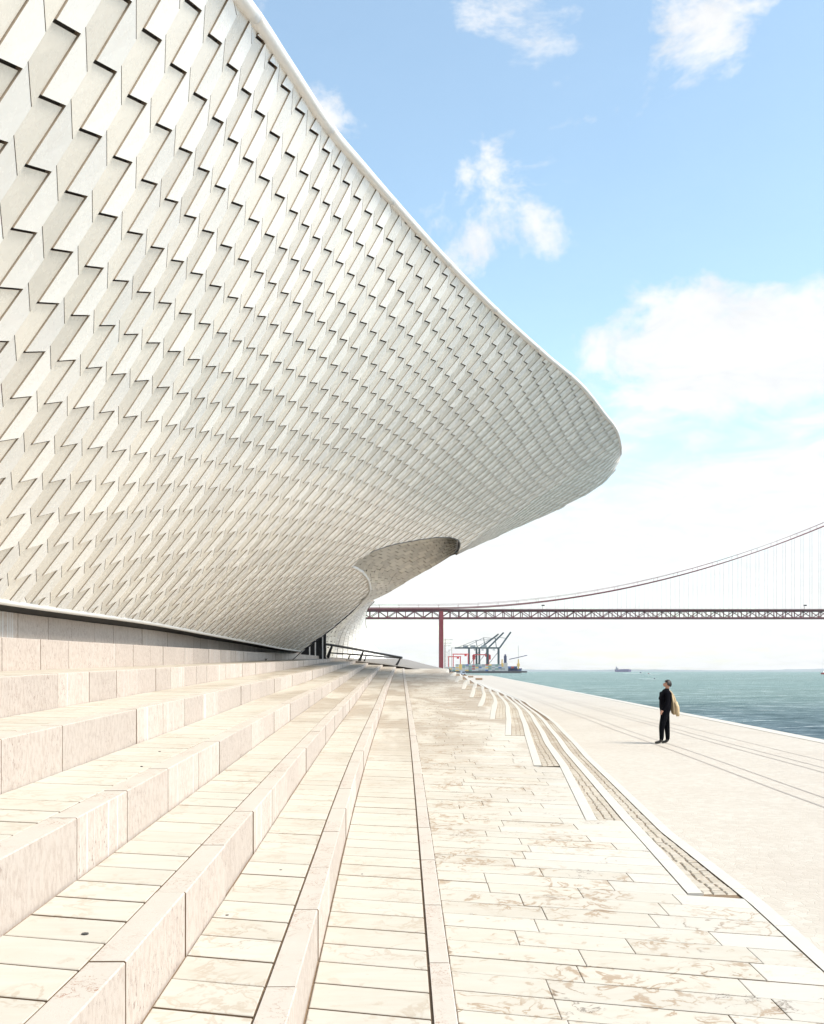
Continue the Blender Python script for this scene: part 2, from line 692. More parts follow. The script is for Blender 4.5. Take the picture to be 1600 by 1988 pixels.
RX = {
    1: spl([-4, 5, 14.7, 30, 45, 57, 64], [.31, .245, .15, -.04, -.25, -.42, -.5]),
    2: spl([-4, 5.2, 11, 14.7, 24.9, 35.7, 56, 64], [-.42, -.576, -.69, -.743, -.82, -.91, -1.0, -1.04]),
    3: spl([-4, 4.5, 5.5, 13.2, 18.2, 26.1, 37.4, 47.8, 63], [-1.1, -1.222, -1.238, -1.385, -1.46, -1.54, -1.68, -1.80, -1.89]),
    4: spl([-4, 5.65, 16.3, 23.2, 31.5, 47.9, 63.6], [-1.78, -1.94, -2.14, -2.23, -2.34, -2.60, -2.84]),
    5: spl([-4, 6, 8.3, 11.5, 14.9, 18.5, 23, 29, 35, 56.6, 63], [-2.6, -2.78, -2.82, -2.87, -2.92, -3.0, -3.05, -3.1, -3.2, -3.57, -3.65]),
    6: spl([-4, 8.85, 10.2, 14.8, 19, 22.6, 27.6, 34.6, 60, 64], [-3.45, -3.73, -3.78, -3.9, -4.0, -4.06, -4.13, -4.3, -5.0, -5.1]),
}
STRIP = .125
DEND = 63.0
# row 7: runs on as the landing wall across the end of the flight  (x, y, z top, z foot)
ROW7 = [(-5.0, -4, .36, -.1), (-5.1, 4, .38, -.08), (-5.26, 12.5, .434, -.01), (-5.2, 19.8, .505, .10), (-5.47, 26, .588, .2), (-6.1, 37.7, .74, .37), (-6.35, 50.8, .92, .58),
        (-6.1, 58, .95, .66), (-5.5, 62, .94, .66), (-4.6, 63.2, .80, .55), (-3.65, 63.4, .68, .4), (-1.87, 63.8, .46, .2), (-.47, 64.2, .27, .1), (-.1, 64.3, .18, .02)]
ROW8 = [(-5.85, -4, .80), (-5.9, 4, .82), (-6.1, 14.5, .89), (-6.2, 23.6, .98), (-6.5, 30.9, 1.04), (-7.0, 44.3, 1.13), (-6.9, 55.8, 1.135), (-6.8, 60, 1.13)]

stairs = empty('staircase', (-2, 5, 0), label='wide pale stone staircase of long blocks climbing left beside the promenade', cat='staircase')
blocks = Pieces()


def block_row(pts, L0, thick, white, start=.3):
    """pts: polyline of (x, y, ztop, zfoot) absolute; blocks along it, body to the left of travel"""
    pts = np.array(pts, float)
    seg = np.hypot(np.diff(pts[:, 0]), np.diff(pts[:, 1]))
    s = np.concatenate([[0], np.cumsum(seg)])

    def at(t):
        return np.array([np.interp(t, s, pts[:, i]) for i in range(4)])
    t = start
    while t < s[-1] - .2:
        L = min(L0 * random.uniform(.9, 1.12), s[-1] - t)
        a, b = at(t + .006), at(t + L - .006)
        d = (b - a)[:2]
        nrm = np.array([-d[1], d[0]]) / max(np.hypot(*d), 1e-6)
        jit = random.uniform(-.004, .004)
        zz = random.uniform(0, .003)
        fa, fb = a[:2] - nrm * jit, b[:2] - nrm * jit
        ba, bb = a[:2] + nrm * thick, b[:2] + nrm * thick
        c = .006
        fia, fib = fa + nrm * c, fb + nrm * c
        V = [(*fa, a[3]), (*fb, b[3]), (*bb, b[3]), (*ba, a[3]),
             (*fa, a[2] + zz - c), (*fb, b[2] + zz - c), (*bb, b[2] + zz), (*ba, a[2] + zz),
             (*fia, a[2] + zz), (*fib, b[2] + zz)]
        Fc = [(0, 1, 5, 4), (4, 5, 9, 8), (8, 9, 6, 7), (1, 2, 6, 9, 5), (3, 0, 4, 8, 7), (2, 3, 7, 6)]
        sc_ = pix_area([V[0], V[1], V[5], V[4]]) + pix_area([V[8], V[9], V[6], V[7]])
        blocks.add(V, Fc, (random.random(), white * random.uniform(.6, 1), random.random()), sc_)
        t += L


dd = list(np.arange(-3, 20, .5)) + list(np.arange(20, DEND + 1.1, 1.))
block_row([(float(RX[1](d)), d, z_tread(1, d) + .003, z_ap(d) - .12) for d in dd], 1.37, STRIP, 1.0)
for n in range(2, 7):
    block_row([(float(RX[n](d)), d, z_tread(n, d) + .003, z_tread(n - 1, d) - .04) for d in dd], (0, 0, 1.25, 1.2, 1.15, 1.1, 1.1)[n], STRIP + .01 * n, .25 if n < 6 else .1, .1 * n)
block_row([(x, y, EYE + a, EYE + b - .04) for x, y, a, b in ROW7], 1.15, .3, .0, .5)
block_row([(x, y, EYE + a, EYE + a - .62) for x, y, a in ROW8], 1.2, .3, .0, .8)
blocks.emit('riser_block', 'riser_blocks', M['riser'], stairs, 300, blocks6=True)

# tread slabs (joints run slightly askew to the flight)
SK = -.25
slabs = Pieces()
base = MB()
for n in range(1, 7):
    def xl(d):
        if n == 6:
            return float(np.interp(d, [r[1] for r in ROW7[:9]], [r[0] for r in ROW7[:9]])) + .004
        return float(RX[n + 1](d)) + .012

    def xr(d):
        return float(RX[n](d)) - STRIP - .01 * (n if n > 1 else 0) - .017
    d = 1.5
    while d < DEND + .6:
        L = .37 * random.uniform(.93, 1.07)
        g = .0095 if random.random() < .8 else .013
        cr = [(xr(d), d + g), (xr(d + L), d + L - g)]
        ya, yb = d + SK * (xl(d) - xr(d)), d + L + SK * (xl(d) - xr(d))
        cl = [(xl(yb), yb - g), (xl(ya), ya + g)]
        hz = random.uniform(-.003, .001)
        q = [(x, y, z_tread(n, y) + hz) for x, y in cr + cl]
        V, Fc = slab(q, .05, .004)
        slabs.add(V, Fc, (random.random(), random.random() * .25, random.random()), pix_area(q))
        d += L
    ds = list(np.arange(1, DEND, 1.5)) + [DEND + 1]
    V = []
    for d in ds:
        V += [(xl(d) - .02, d, z_tread(n, d) - .014), (xr(d) + .02, d, z_tread(n, d) - .014)]
    base.add(V, [(2 * i, 2 * i + 1, 2 * i + 3, 2 * i + 2) for i in range(len(ds) - 1)])
base.build('mortar_bed', M['mortar'], stairs)
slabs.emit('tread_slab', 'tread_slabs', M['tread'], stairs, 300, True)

# small drain holes and bits of dirt lying on the treads
def on_tread(n, px, py):
    d = 8.
    for _ in range(60):
        d = 1900 * (EYE - z_tread(n, d)) / (py - 1303)
    return ((px - 800) / 1900 * d, d, z_tread(n, d))


for n, px, py, r in ((3, 165, 1813, .017), (2, 441, 1777, .011), (2, 545, 1689, .010), (1, 703, 1697, .008), (4, 310, 1459, .012), (4, 275, 1488, .010)):
    V, Fc = disc(on_tread(n, px, py), r, .003)
    mesh('drain_cap', V, Fc, M['black_metal'], stairs)

# ---------------------------------------------------------------- sloping stone pavement beside the kerb
pave_ys = sorted(list(np.arange(-4, 57.2, 1.5)) + [7.6, 7.65, 57.3])
A = [[(float(RX[1](y)) - .02, y, z_ap(y) - .016), (2.0 if y > 7.62 else e_k(1, y) - .02, y, z_ap(y) - .016)] for y in pave_ys]
pave = grid('pavement', A, M['mortar'], kind='structure', smooth=False)
P = Pieces()
y = 1.6
row = 0
while y < 62:
    L = .325 * random.uniform(.92, 1.08)

    x0 = float(RX[1](y)) + .007
    k_row = min(int(idx(y + L / 2 - .25 * 2.0) + 1e-6), NT_)
    if y + L / 2 - .25 * 2.3 < 7.95:
        k_row = 0

    def xright(yy):
        return e_k(k_row + 1, yy) - .13 - .006
    xe = xright(y + L / 2 - .25 * 2)
    xs = [x0]
    x = x0 + random.uniform(.35, 1.05)
    while x < xe - .28:
        xs.append(x)
        x += random.choice((.75, .95, 1.05, 1.2)) * random.uniform(.95, 1.05)
    xs.append(xe)
    wn = random.choice((1, 1, 2))
    for i in range(len(xs) - 1):
        a, b = xs[i], xs[i + 1]
        g = .0065 if random.random() < .8 else .009
        gx = .0022
        q = []
        for xx, yy in ((a + gx, y + g), (b - gx, y + g), (b - gx, y + L - g), (a + gx, y + L - g)):
            y2 = yy - .25 * (xx - x0)
            x2 = xx
            if i == len(xs) - 2 and xx > a + .1:
                x2 = xright(y2)
                x2 = max(x2, a + .05)
            q.append((x2, y2, z_ap(y2)))
        hz = random.uniform(-.0025, .0015)
        q = [(p[0], p[1], p[2] + hz) for p in q]
        V, Fc = slab(q, .05, .003)
        edge = random.uniform(.5, .9) if i == len(xs) - 2 else random.random() * .3
        P.add(V, Fc, (random.random(), edge, random.random()), pix_area(q))
    y += L
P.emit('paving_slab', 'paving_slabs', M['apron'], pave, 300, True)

# ---------------------------------------------------------------- curved cobbled terrace steps down to the promenade
YE = 150.
tys = [d for d in np.arange(1, 58, .6)] + list(np.arange(58, 90, 2.)) + list(np.arange(90, YE + 1, 5.))
bedV = MB()
for k in range(1, NT_ + 1):
    yy = [v for v in tys if v > Yk[k]]
    yy = [Yk[k] if k > 1 else 7.9] + [v for v in yy if k > 1 or v > 7.9]
    V = []
    for v in yy:
        xr_ = e_k(k, v) - .10
        xl_ = e_k(k + 1, v) - .03
        V += [(xl_, v, zk[k] - .012), (xr_, v, zk[k] - .012)]
    bedV.add(V, [(2 * i, 2 * i + 1, 2 * i + 3, 2 * i + 2) for i in range(len(yy) - 1)])
terr = bedV.build('terrace_steps', M['mortar'], None, kind='structure')

P = Pieces()
for k in range(1, NT_ + 2):
    y = (Yk[k - 1] if k != 2 else 7.95) + .02
    ye = YE if k <= NT_ else 62
    while y < ye:
        L = 1.2 * random.uniform(.9, 1.1) if y < 62 else 5.
        if k <= NT_ and y < Yk[k] < y + L:
            L = Yk[k] - y
        a, b = y + .003, y + L - .003
        if L > .1:
            def top(v):
                if k > NT_ or v < Yk[k] + 1e-4 or (k == 1 and v < 7.71):
                    return z_ap(v) + .003
                return zk[k] + .003
            zf = zk[k - 1] - .06 if k > 1 else -.1
            ns = 3 if L < 2 else 2
            V = []
            for j in range(ns):
                v = a + (b - a) * j / (ns - 1)
                xo = e_k(k, v)
                V += [(xo - .13, v, top(v)), (xo - .005, v, top(v)), (xo, v, top(v) - .006), (xo, v, zf), (xo - .13, v, zf)]
            Fc = []
            for j in range(ns - 1):
                for m_ in range(4):
                    Fc.append((j * 5 + m_ + 1, j * 5 + m_, (j + 1) * 5 + m_, (j + 1) * 5 + m_ + 1))
            Fc.append((4, 3, 2, 1, 0)[::-1])
            Fc.append(tuple((ns - 1) * 5 + m_ for m_ in range(4, -1, -1)))
            P.add(V, Fc, (random.random(), .8, random.random()), pix_area([V[0], V[1], V[(ns - 1) * 5 + 1], V[(ns - 1) * 5]]))
        y += L
P.emit('edge_stone', 'edge_stones', M['edge'], terr, 260)

P = Pieces()
for k in range(1, NT_ + 1):
    y = max(Yk[k], 8.0 if k == 1 else 0) + .01
    while y < min(58, 30 + 6 * k):
        L = .135 * random.uniform(.9, 1.1) * (1 if y < 30 else 1.8)
        x1 = e_k(k, y) - .131
        x0 = e_k(k + 1, y) + .006 if y > Yk[k] else 0
        x0 = max(x0, x1 - .29)
        nc = 3
        off = random.uniform(-.012, .012)
        cuts = [x0] + [x0 + (x1 - x0) * (j + 1) / nc + random.uniform(-.012, .012) for j in range(nc - 1)] + [x1]
        for j in range(nc):
            g = .0045
            dx = e_k(k, y + L) - e_k(k, y)
            jy = random.uniform(-.02, .02) if nc > 1 else 0
            hz = zk[k] + random.uniform(-.004, .003)
            gy = .010
            q = [(cuts[j] + g, y + gy + jy, hz), (cuts[j + 1] - g, y + gy + jy, hz), (cuts[j + 1] - g + dx, y + L - gy + jy, hz), (cuts[j] + g + dx, y + L - gy + jy, hz)]
            V, Fc = slab(q, .03, .009)
            P.add(V, Fc, (random.random(), 0, random.random()), pix_area(q))
        y += L
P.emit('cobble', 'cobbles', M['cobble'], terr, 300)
# plaza ramp rising behind the end of the stairs to a crest
ZA = ([-14, -6, -5.3, -3.65, -1.87, -.44, .3, 2.4, 9], [.95, .95, .93, .66, .45, .255, .12, .11, .11])
ZB = ([-14, -.6, .84, 2.6, 6, 9], [1.06, 1.05, .66, .22, .1, .1])


def z_ramp(x, y):
    a = float(np.interp(x, *ZA))
    b = float(np.interp(x, *ZB))
    if y < 63:
        return EYE + float(np.interp(x, [-.4, 3], [-2.09 + .035 * y] * 2))
    if y < 80:
        t = (y - 63) / 17
        return EYE + a + (b - a) * t
    t = min(1, (y - 80) / 14)
    return EYE + b + (.05 - b) * t


A = []
for y in [63.3] + list(np.arange(64.3, 96, 1.5)) + [110, 130, 150]:
    xe = e_k(NT_ + 1, y) - .1
    A.append([(-13 + (xe + 13) * t, y, z_ramp(-13 + (xe + 13) * t, y) - .012) for t in np.linspace(0, 1, 34)])
M['plaza'] = material('shaded_ramp_paving', simple((.20, .185, .17), .8, .15, 1.5))  # the ramp's shade is put into this darker base colour
plaza = grid('plaza', A, M['plaza'], kind='structure', smooth=True, pcv=(.3, .1, .4))
A = []
for y in (57.3, 60, 63, 64.6):
    x0_, x1_ = float(RX[1](y)) - .02, e_k(NT_ + 1, y) - .1
    A.append([(x0_ + (x1_ - x0_) * t, y, EYE - 2.09 + .035 * y - .004) for t in np.linspace(0, 1, 6)])
grid('plaza_apron', A, M['apron'], plaza, smooth=False, pcv=(.3, .1, .4))
mb = MB()
sub = [r for r in ROW7]
V = []
for (x, y, a, b) in ROW7[:8]:
    x8 = float(np.interp(y, [r[1] for r in ROW8], [r[0] for r in ROW8]))
    V += [(x - .28, y, EYE + a - .004), (min(x8, x - .3), y, EYE + a - .004)]
mb.add(V, [(2 * i + 1, 2 * i, 2 * i + 2, 2 * i + 3) for i in range(len(V) // 2 - 1)])
mb.build('landing', M['tread'], stairs)

# ================================================================== THE MUSEUM
def W3(x, y, d):
    return np.array([(x - 800) / 1900 * d, d, EYE + (1303 - y) / 1900 * d])


rim = [(470, 0, 10.5), (560, 130, 12.8), (640, 250, 15), (700, 320, 17), (770, 400, 19.3), (870, 510, 23), (960, 600, 27), (1060, 690, 32), (1130, 750, 37), (1170, 800, 41), (1199, 840, 44.5), (1205, 862, 46.2), (1206.5, 876, 48.5),
       (1204, 892, 52.4)]
R_ = [(d, (x - 800) / 1900 * d, (1303 - y) / 1900 * d) for x, y, d in rim]
R_ = [(-4, -5.6, 1.3), (3, -4.3, 3.0), (5, -3.2, 4.5), (7, -2.4, 6.0)] + R_  # unseen near end, shaped low so sun reaches the left steps
bot = [(22, 1172, 14), (300, 1212, 22), (400, 1231, 27.3), (500, 1250, 36.4), (565, 1262, 44), (588, 1265, 46), (612, 1267, 52.4)]
B_ = [(d, (x - 800) / 1900 * d, (1303 - y) / 1900 * d) for x, y, d in bot]
B_ = [(-4, -5.75, .95), (3, -5.75, .95), (9, -5.75, .95)] + B_
DMAX = 52.4
TD = np.arange(-4, DMAX + .2, .05)


def table(pts, i):
    return list(spl([p[0] for p in pts], [p[i] for p in pts])(TD))


T_RX, T_RZ, T_BX, T_BZ = table(R_, 1), table(R_, 2), table(B_, 1), table(B_, 2)


def look(T, d):
    f = (d + 4) / .05
    i = min(max(int(f), 0), len(T) - 2)
    return T[i] + (T[i + 1] - T[i]) * (f - i)


def Rx(d): return look(T_RX, d)
def Rz(d): return look(T_RZ, d)
def Bx(d): return look(T_BX, d)
def Bz(d): return look(T_BZ, d)


def chord(d):
    return math.hypot(Rx(d) - Bx(d), Rz(d) - Bz(d))


CH46 = chord(46.)


def t_rim(d):
    return chord(d) if d < 46 else CH46


SAGQ = [0, .15, .36, .55, .73, .83, .92, .97, 1.0]
SAGV = [0, .016, .042, .063, .077, .073, .055, .032, 0]


def _sec(bx, bz, rx, rz, d, q, b):
    dx, dzz = rx - bx, rz - bz
    return np.array([bx + dx * q + b * dzz, d, EYE + bz + dzz * q - b * dx])


def p0(d):
    """inner end of the sections that curl round the tip"""
    u = (d - 46) / (DMAX - 46)
    px, py = P046[0] + (884 - P046[0]) * u, P046[1] + (1079 - P046[1]) * u
    return (px - 800) / 1900 * d, (1303 - py) / 1900 * d


def surf(d, t):
    if d <= 46:
        bx, bz, rx, rz = Bx(d), Bz(d), Rx(d), Rz(d)
        q = t / math.hypot(rx - bx, rz - bz)
        bl = .03 if d < 24 else .03 - .025 * (d - 24) / 22
        return _sec(bx, bz, rx, rz, d, q, bl * 4 * q * (1 - q))
    bx, bz = p0(d)
    rx, rz = Rx(d), Rz(d)
    L = math.hypot(rx - bx, rz - bz)
    q = 1 - (CH46 - t) / L
    u = (d - 46) / (DMAX - 46)
    return _sec(bx, bz, rx, rz, d, q, u ** 1.3 * float(np.interp(q, SAGQ, SAGV)))


P046 = (893, 1060)
for _t in np.linspace(0, CH46, 2000):
    _p = surf(46., _t)
    if 800 + 1900 * _p[0] / _p[1] > 893:
        P046 = (893., 1303 - 1900 * (_p[2] - EYE) / _p[1])
        T046 = _t
        break


def nrm(d, t):
    e = .05
    a = surf(d + e, t) - surf(d - e, t)
    b = surf(d, t + e) - surf(d, t - e)
    n = np.array([a[1] * b[2] - a[2] * b[1], a[2] * b[0] - a[0] * b[2], a[0] * b[1] - a[1] * b[0]])
    n /= math.sqrt(n @ n)
    return n if n[0] - n[2] > 0 else -n


# the mouth: an opening in the skin between the foot of the facade and the overhang
HOLE = [(683, 1100), (720, 1071), (760, 1058), (800, 1050), (840, 1044), (872, 1043), (888, 1048), (893, 1056), (890, 1068), (880, 1078), (900, 1500), (588, 1500), (588, 1265), (606, 1250), (647, 1219), (681, 1190), (703, 1167), (714, 1155), (718, 1145), (714, 1126), (702, 1110)]


def in_hole(x, y):
    c = False
    for i in range(len(HOLE)):
        (x0, y0), (x1, y1) = HOLE[i], HOLE[i - 1]
        if (y0 > y) != (y1 > y) and x < (x1 - x0) * (y - y0) / (y1 - y0) + x0:
            c = not c
    return c


def _span(d):
    lo = 0.
    ts = np.linspace(lo, t_rim(d), 500)
    ins = [in_hole(*project(surf(d, t))) for t in ts]
    if not any(ins):
        return lo, None, None
    i0 = ins.index(True)
    i1 = len(ins) - 1 - ins[::-1].index(True)
    return lo, ts[i0], ts[min(i1 + 1, 499)]


HD = list(np.arange(30, 46.001, .1))
HS = [_span(d) for d in HD]
HTIP = next(d for d, h in zip(HD, HS) if h[1] is not None)


def hole(d):
    """lower end of the upper skin and upper end of the lower skin at d (None before the mouth)"""
    if d < HTIP:
        return None
    if d >= 46:
        x0, z0 = p0(d)
        return t_bot(d), CH46 - math.hypot(Rx(d) - x0, Rz(d) - z0)
    f = (d - 30) / .1
    i = min(int(f), len(HD) - 2)
    a, b = HS[i], HS[i + 1]
    if b[1] is None or a[1] is None:
        a = b if a[1] is None else a
        b = a
    w = f - i
    return a[1] + (b[1] - a[1]) * w, a[2] + (b[2] - a[2]) * w


def t_bot(d):
    return 0. if d < 46 else -1.


museum = empty('museum_building', (-6, 30, EYE), label='white museum with sweeping ceramic tiled facade overhanging the steps', cat='museum')
WC, PT, SH, AL = .3675, 1.11, .10, -.475      # column width, period, lean of the columns, step from column to column
tiles = Pieces()


def tile(i, tl0, tl1, tr0, tr1, h0, h1, typ):
    """quad tile of column i: left border tl0..tl1, right border tr0..tr1; h0 relief at foot, h1 at head"""
    G = .004
    cl, cr = -1.2 + i * WC + G, -1.2 + (i + 1) * WC - G
    T = [tl0, tr0, tr1, tl1]
    D = [(cl, cr, cr, cl)[k] + SH * T[k] for k in range(4)]
    if min(D) < 3 or max(D) > DMAX - .02:
        return
    hs = [hole(v) for v in D]
    if all(h is None for h in hs):
        spans = [[(t_bot(v) + .01, t_rim(v) - .05) for v in D]]
    else:
        k0 = next(h for h in hs if h is not None)
        m_ = (k0[0] + k0[1]) / 2
        hs = [h if h is not None else (m_, m_) for h in hs]
        spans = [[(t_bot(v) + .01, h[0] - .02) for v, h in zip(D, hs)], [(h[1] + .03, t_rim(v) - .05) for v, h in zip(D, hs)]]
    for sp in spans:
        c = [min(max(T[k], sp[k][0]), sp[k][1]) for k in range(4)]
        if c[3] - c[0] < -.001 or c[2] - c[1] < -.001 or (c[3] - c[0]) + (c[2] - c[1]) < .05:
            continue
        H = [h0, h0, h1, h1]
        dm, tm = sum(D) / 4, sum(c) / 4
        mid = nrm(dm, min(max(tm, .06), t_rim(dm) - .06))
        S = [surf(D[k], c[k]) for k in range(4)]
        top = [S[k] + mid * H[k] for k in range(4)]
        botm = [S[k] - mid * .055 for k in range(4)]
        Fc = [(4, 5, 6, 7), (0, 1, 5, 4), (1, 2, 6, 5), (2, 3, 7, 6), (3, 0, 4, 7)]
        f = np.cross(top[1] - top[0], top[2] - top[0]) + np.cross(top[2] - top[0], top[3] - top[0])
        if f @ mid < 0:
            Fc = [tuple(reversed(q)) for q in Fc]
        tiles.add(botm + top, Fc, (random.random(), typ, random.random()), pix_area(top))


ic = round((8.051 - SH * 4.646 + 1.2) / WC)
for i in range(0, int((DMAX + 1.2) / WC) + 1):
    off = (4.646 + AL * (i - ic)) % PT
    j = -1
    while j * PT < 20:
        g = j * PT + off                  # the open gap at the left border of this cell
        gr = g + .147
        G = .018
        # tile coloured pale as a lit facet, above the gap, up to the slanting cut
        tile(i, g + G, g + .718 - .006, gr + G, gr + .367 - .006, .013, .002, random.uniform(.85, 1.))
        # tile coloured cream as a shaded facet, from the cut up to the next gap
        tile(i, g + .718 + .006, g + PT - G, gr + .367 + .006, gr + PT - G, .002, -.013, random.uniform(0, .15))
        j += 1
tiles.emit('facade_tile', 'facade_tiles', M['tile'], museum, 300)

for nm, up in (('backing_shell', 1), ('lower_backing_shell', 0)):
    A = []
    for d in (np.concatenate([np.arange(3, HTIP, .8), np.arange(HTIP + .02, DMAX, .2)]) if up else np.arange(HTIP + .02, 45.99, .2)):
        h = hole(d)
        t0, t1 = t_bot(d), t_rim(d)
        if h is not None:
            t0, t1 = (h[1], t1) if up else (t0, h[0])
        elif up and d + .9 > HTIP:
            t0 = t_bot(d)
        row = []
        if t1 - t0 < .02:
            continue
        for q in np.linspace(0, 1, 22):
            t = t0 + q * (t1 - t0)
            row.append(surf(d, t) - nrm(d, min(max(t, t_bot(d) + .06), t_rim(d) - .06)) * .05)
        A.append(row)
        if up and h is None:
            last = d
    if up:
        # split where the mouth opens so that no face bridges it
        n0 = len(np.arange(3, HTIP, .8))
        grid('backing_shell', A[:n0], M['joint'], museum, smooth=True)
        grid('backing_shell', A[n0:], M['joint'], museum, smooth=True)
    else:
        grid('backing_shell', A, M['joint'], museum, smooth=True)
# closing strip between the two spacings of the shell
dA, dB_ = last, HTIP + .02
A = [[surf(d, q * t_rim(d)) - nrm(d, min(max(q, .01), .99) * t_rim(d)) * .05 for q in np.linspace(0, 1, 22)] for d in (dA, dB_)]
grid('backing_shell', A, M['joint'], museum, smooth=True)

# white tubular rim in lengths, and round the tip
ds = list(np.arange(3, 50.1, .25))
pr = [np.array([float(Rx(d)), d, EYE + float(Rz(d))]) for d in ds]
seglen = 16
for i in range(0, len(ds) - 1, seglen):
    pts = pr[i:i + seglen + 1]
    if len(pts) < 2:
        continue
    pts = [np.array(p) for p in pts]
    dv = pts[-1] - pts[-2]
    pts[-1] = pts[-1] - dv / np.linalg.norm(dv) * .012
    mb = MB()
    dloc = ds[i]
    mb.tube(pts, [.085 if d < 42 else max(.03, .085 - (d - 42) * .008) for d in ds[i:i + seglen + 1]], 12)
    mb.build('rim_tube', M['rim'], museum, smooth=True)

# edge trim round the mouth of the entrance
lowp = [surf(d, hole(d)[0]) for d in np.arange(HTIP + .05, 45.9, .15)]
upp = [surf(d, hole(d)[1]) for d in np.arange(HTIP + .05, 46.0, .15)]
mb = MB()
mb.tube([p for p in lowp if project(p)[1] < 1172], .06, 8)
mb.build('edge_trim', M['rim'], museum, smooth=True)
mb = MB()
mb.tube([p for p in lowp if project(p)[1] >= 1170], .03, 6)
mb.build('edge_joint', M['black_metal'], museum, smooth=True)
mb = MB()
mb.tube(upp, .03, 6)
mb.build('edge_joint', M['black_metal'], museum, smooth=True)

mb = MB()
mb.tube([surf(d, 0.) + np.array([0, 0, .01]) for d in np.arange(3, 45.9, .5)], .045, 8)
mb.build('foot_trim', M['rim'], museum, smooth=True)

# roof and back
A = []
for d in [-4] + list(np.arange(3, 52, 3)) + [52.3]:
    rx, rz = float(Rx(d)), EYE + float(Rz(d))
    if d == -4:
        pass
    A.append([(rx, d, rz + .02), (rx - .35, d, rz + .12), (rx - 5, d + .5, rz + .5), (-16, d + 1, max(rz * .8, 3)), (-26, d + 1, max(rz * .5, 2)), (-30, d + 1, -.1)])
grid('roof', A, M['roof'], museum, smooth=False)

# black sheet under the facade's foot, the slot's shadow painted as colour
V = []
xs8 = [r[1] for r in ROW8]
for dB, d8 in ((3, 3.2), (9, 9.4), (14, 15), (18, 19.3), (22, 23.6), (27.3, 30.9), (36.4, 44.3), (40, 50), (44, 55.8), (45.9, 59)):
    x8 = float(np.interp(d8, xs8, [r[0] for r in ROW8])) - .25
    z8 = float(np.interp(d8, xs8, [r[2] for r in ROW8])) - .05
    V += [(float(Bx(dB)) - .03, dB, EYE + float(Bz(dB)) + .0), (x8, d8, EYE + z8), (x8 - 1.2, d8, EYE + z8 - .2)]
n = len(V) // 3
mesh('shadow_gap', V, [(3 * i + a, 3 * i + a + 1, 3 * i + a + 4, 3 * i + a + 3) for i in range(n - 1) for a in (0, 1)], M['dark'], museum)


# far side of the mouth: tiled soffit, then the flaring white foot
def curve(pts, n):
    P_ = np.array([W3(*p) for p in pts])
    s = np.concatenate([[0], np.cumsum(np.linalg.norm(np.diff(P_, axis=0), axis=1))])
    f = [spl(s, P_[:, i]) for i in range(3)]
    t = np.linspace(0, s[-1], n)
    return np.stack([g(t) for g in f], 1)


def tiled_patch(L, Rr, nu, nv, name, parent, sag, tone, offset=True, rel=.02, cap=0, mat='soffit'):
    """tiles between two curves; u along the curves, v across"""
    Lc, Rc = curve(L, 60), curve(Rr, 60)

    def at(u, v):
        f = u * 59
        i = min(int(f), 58)
        a = Lc[i] + (Lc[i + 1] - Lc[i]) * (f - i)
        b = Rc[i] + (Rc[i + 1] - Rc[i]) * (f - i)
        p = a + (b - a) * v
        return p + np.array(sag) * 4 * v * (1 - v)

    def nn(u, v):
        e = .004
        u = min(max(u, e), 1 - e)
        v = min(max(v, e), 1 - e)
        n_ = np.cross(at(u + e, v) - at(u - e, v), at(u, v + e) - at(u, v - e))
        n_ /= max(np.linalg.norm(n_), 1e-9)
        view = at(u, v) - np.array([0, 0, EYE])
        return n_ if n_ @ view < 0 else -n_
    P_ = Pieces()
    for j in range(nv):
        o = (.5 if j % 2 else 0) if offset else 0
        for i in range(-1, nu):
            u0, u1 = (i + o) / nu, (i + 1 + o) / nu
            u0, u1 = max(u0, 0), min(u1, 1)
            if u1 - u0 < .1 / nu:
                continue
            v0, v1 = j / nv, (j + 1) / nv
            gu, gv = .03 / nu, .05 / nv
            n_ = nn((u0 + u1) / 2, (v0 + v1) / 2)
            h = random.uniform(0, rel)
            q = [at(u0 + gu, v0 + gv) + n_ * h, at(u1 - gu, v0 + gv) + n_ * h, at(u1 - gu, v1 - gv) + n_ * (h + rel), at(u0 + gu, v1 - gv) + n_ * (h + rel)]
            bq = [p - n_ * (h + .06) for p in q]
            Fc = [(4, 5, 6, 7), (0, 1, 5, 4), (1, 2, 6, 5), (2, 3, 7, 6), (3, 0, 4, 7)]
            f = np.cross(q[1] - q[0], q[2] - q[0])
            if f @ n_ < 0:
                Fc = [tuple(reversed(k_)) for k_ in Fc]
            P_.add(bq + q, Fc, (random.random(), tone * random.uniform(.5, 1), random.random()), pix_area(q))
    A = [[at(u, v) - nn(u, v) * .04 for v in np.linspace(0, 1, 14)] for u in np.linspace(0, 1, 40)]
    g = grid(name, A, M['joint'], parent, smooth=True)
    sm = g.modifiers.new('thickness', 'SOLIDIFY')
    sm.thickness = .2
    sm.offset = 0
    f0 = np.cross(np.array(A[1][0]) - np.array(A[0][0]), np.array(A[0][1]) - np.array(A[0][0]))
    sm.offset = 1 if f0 @ nn(.02, .02) > 0 else -1
    P_.emit('soffit_tile', 'soffit_tiles', M[mat], g, cap)
    return g


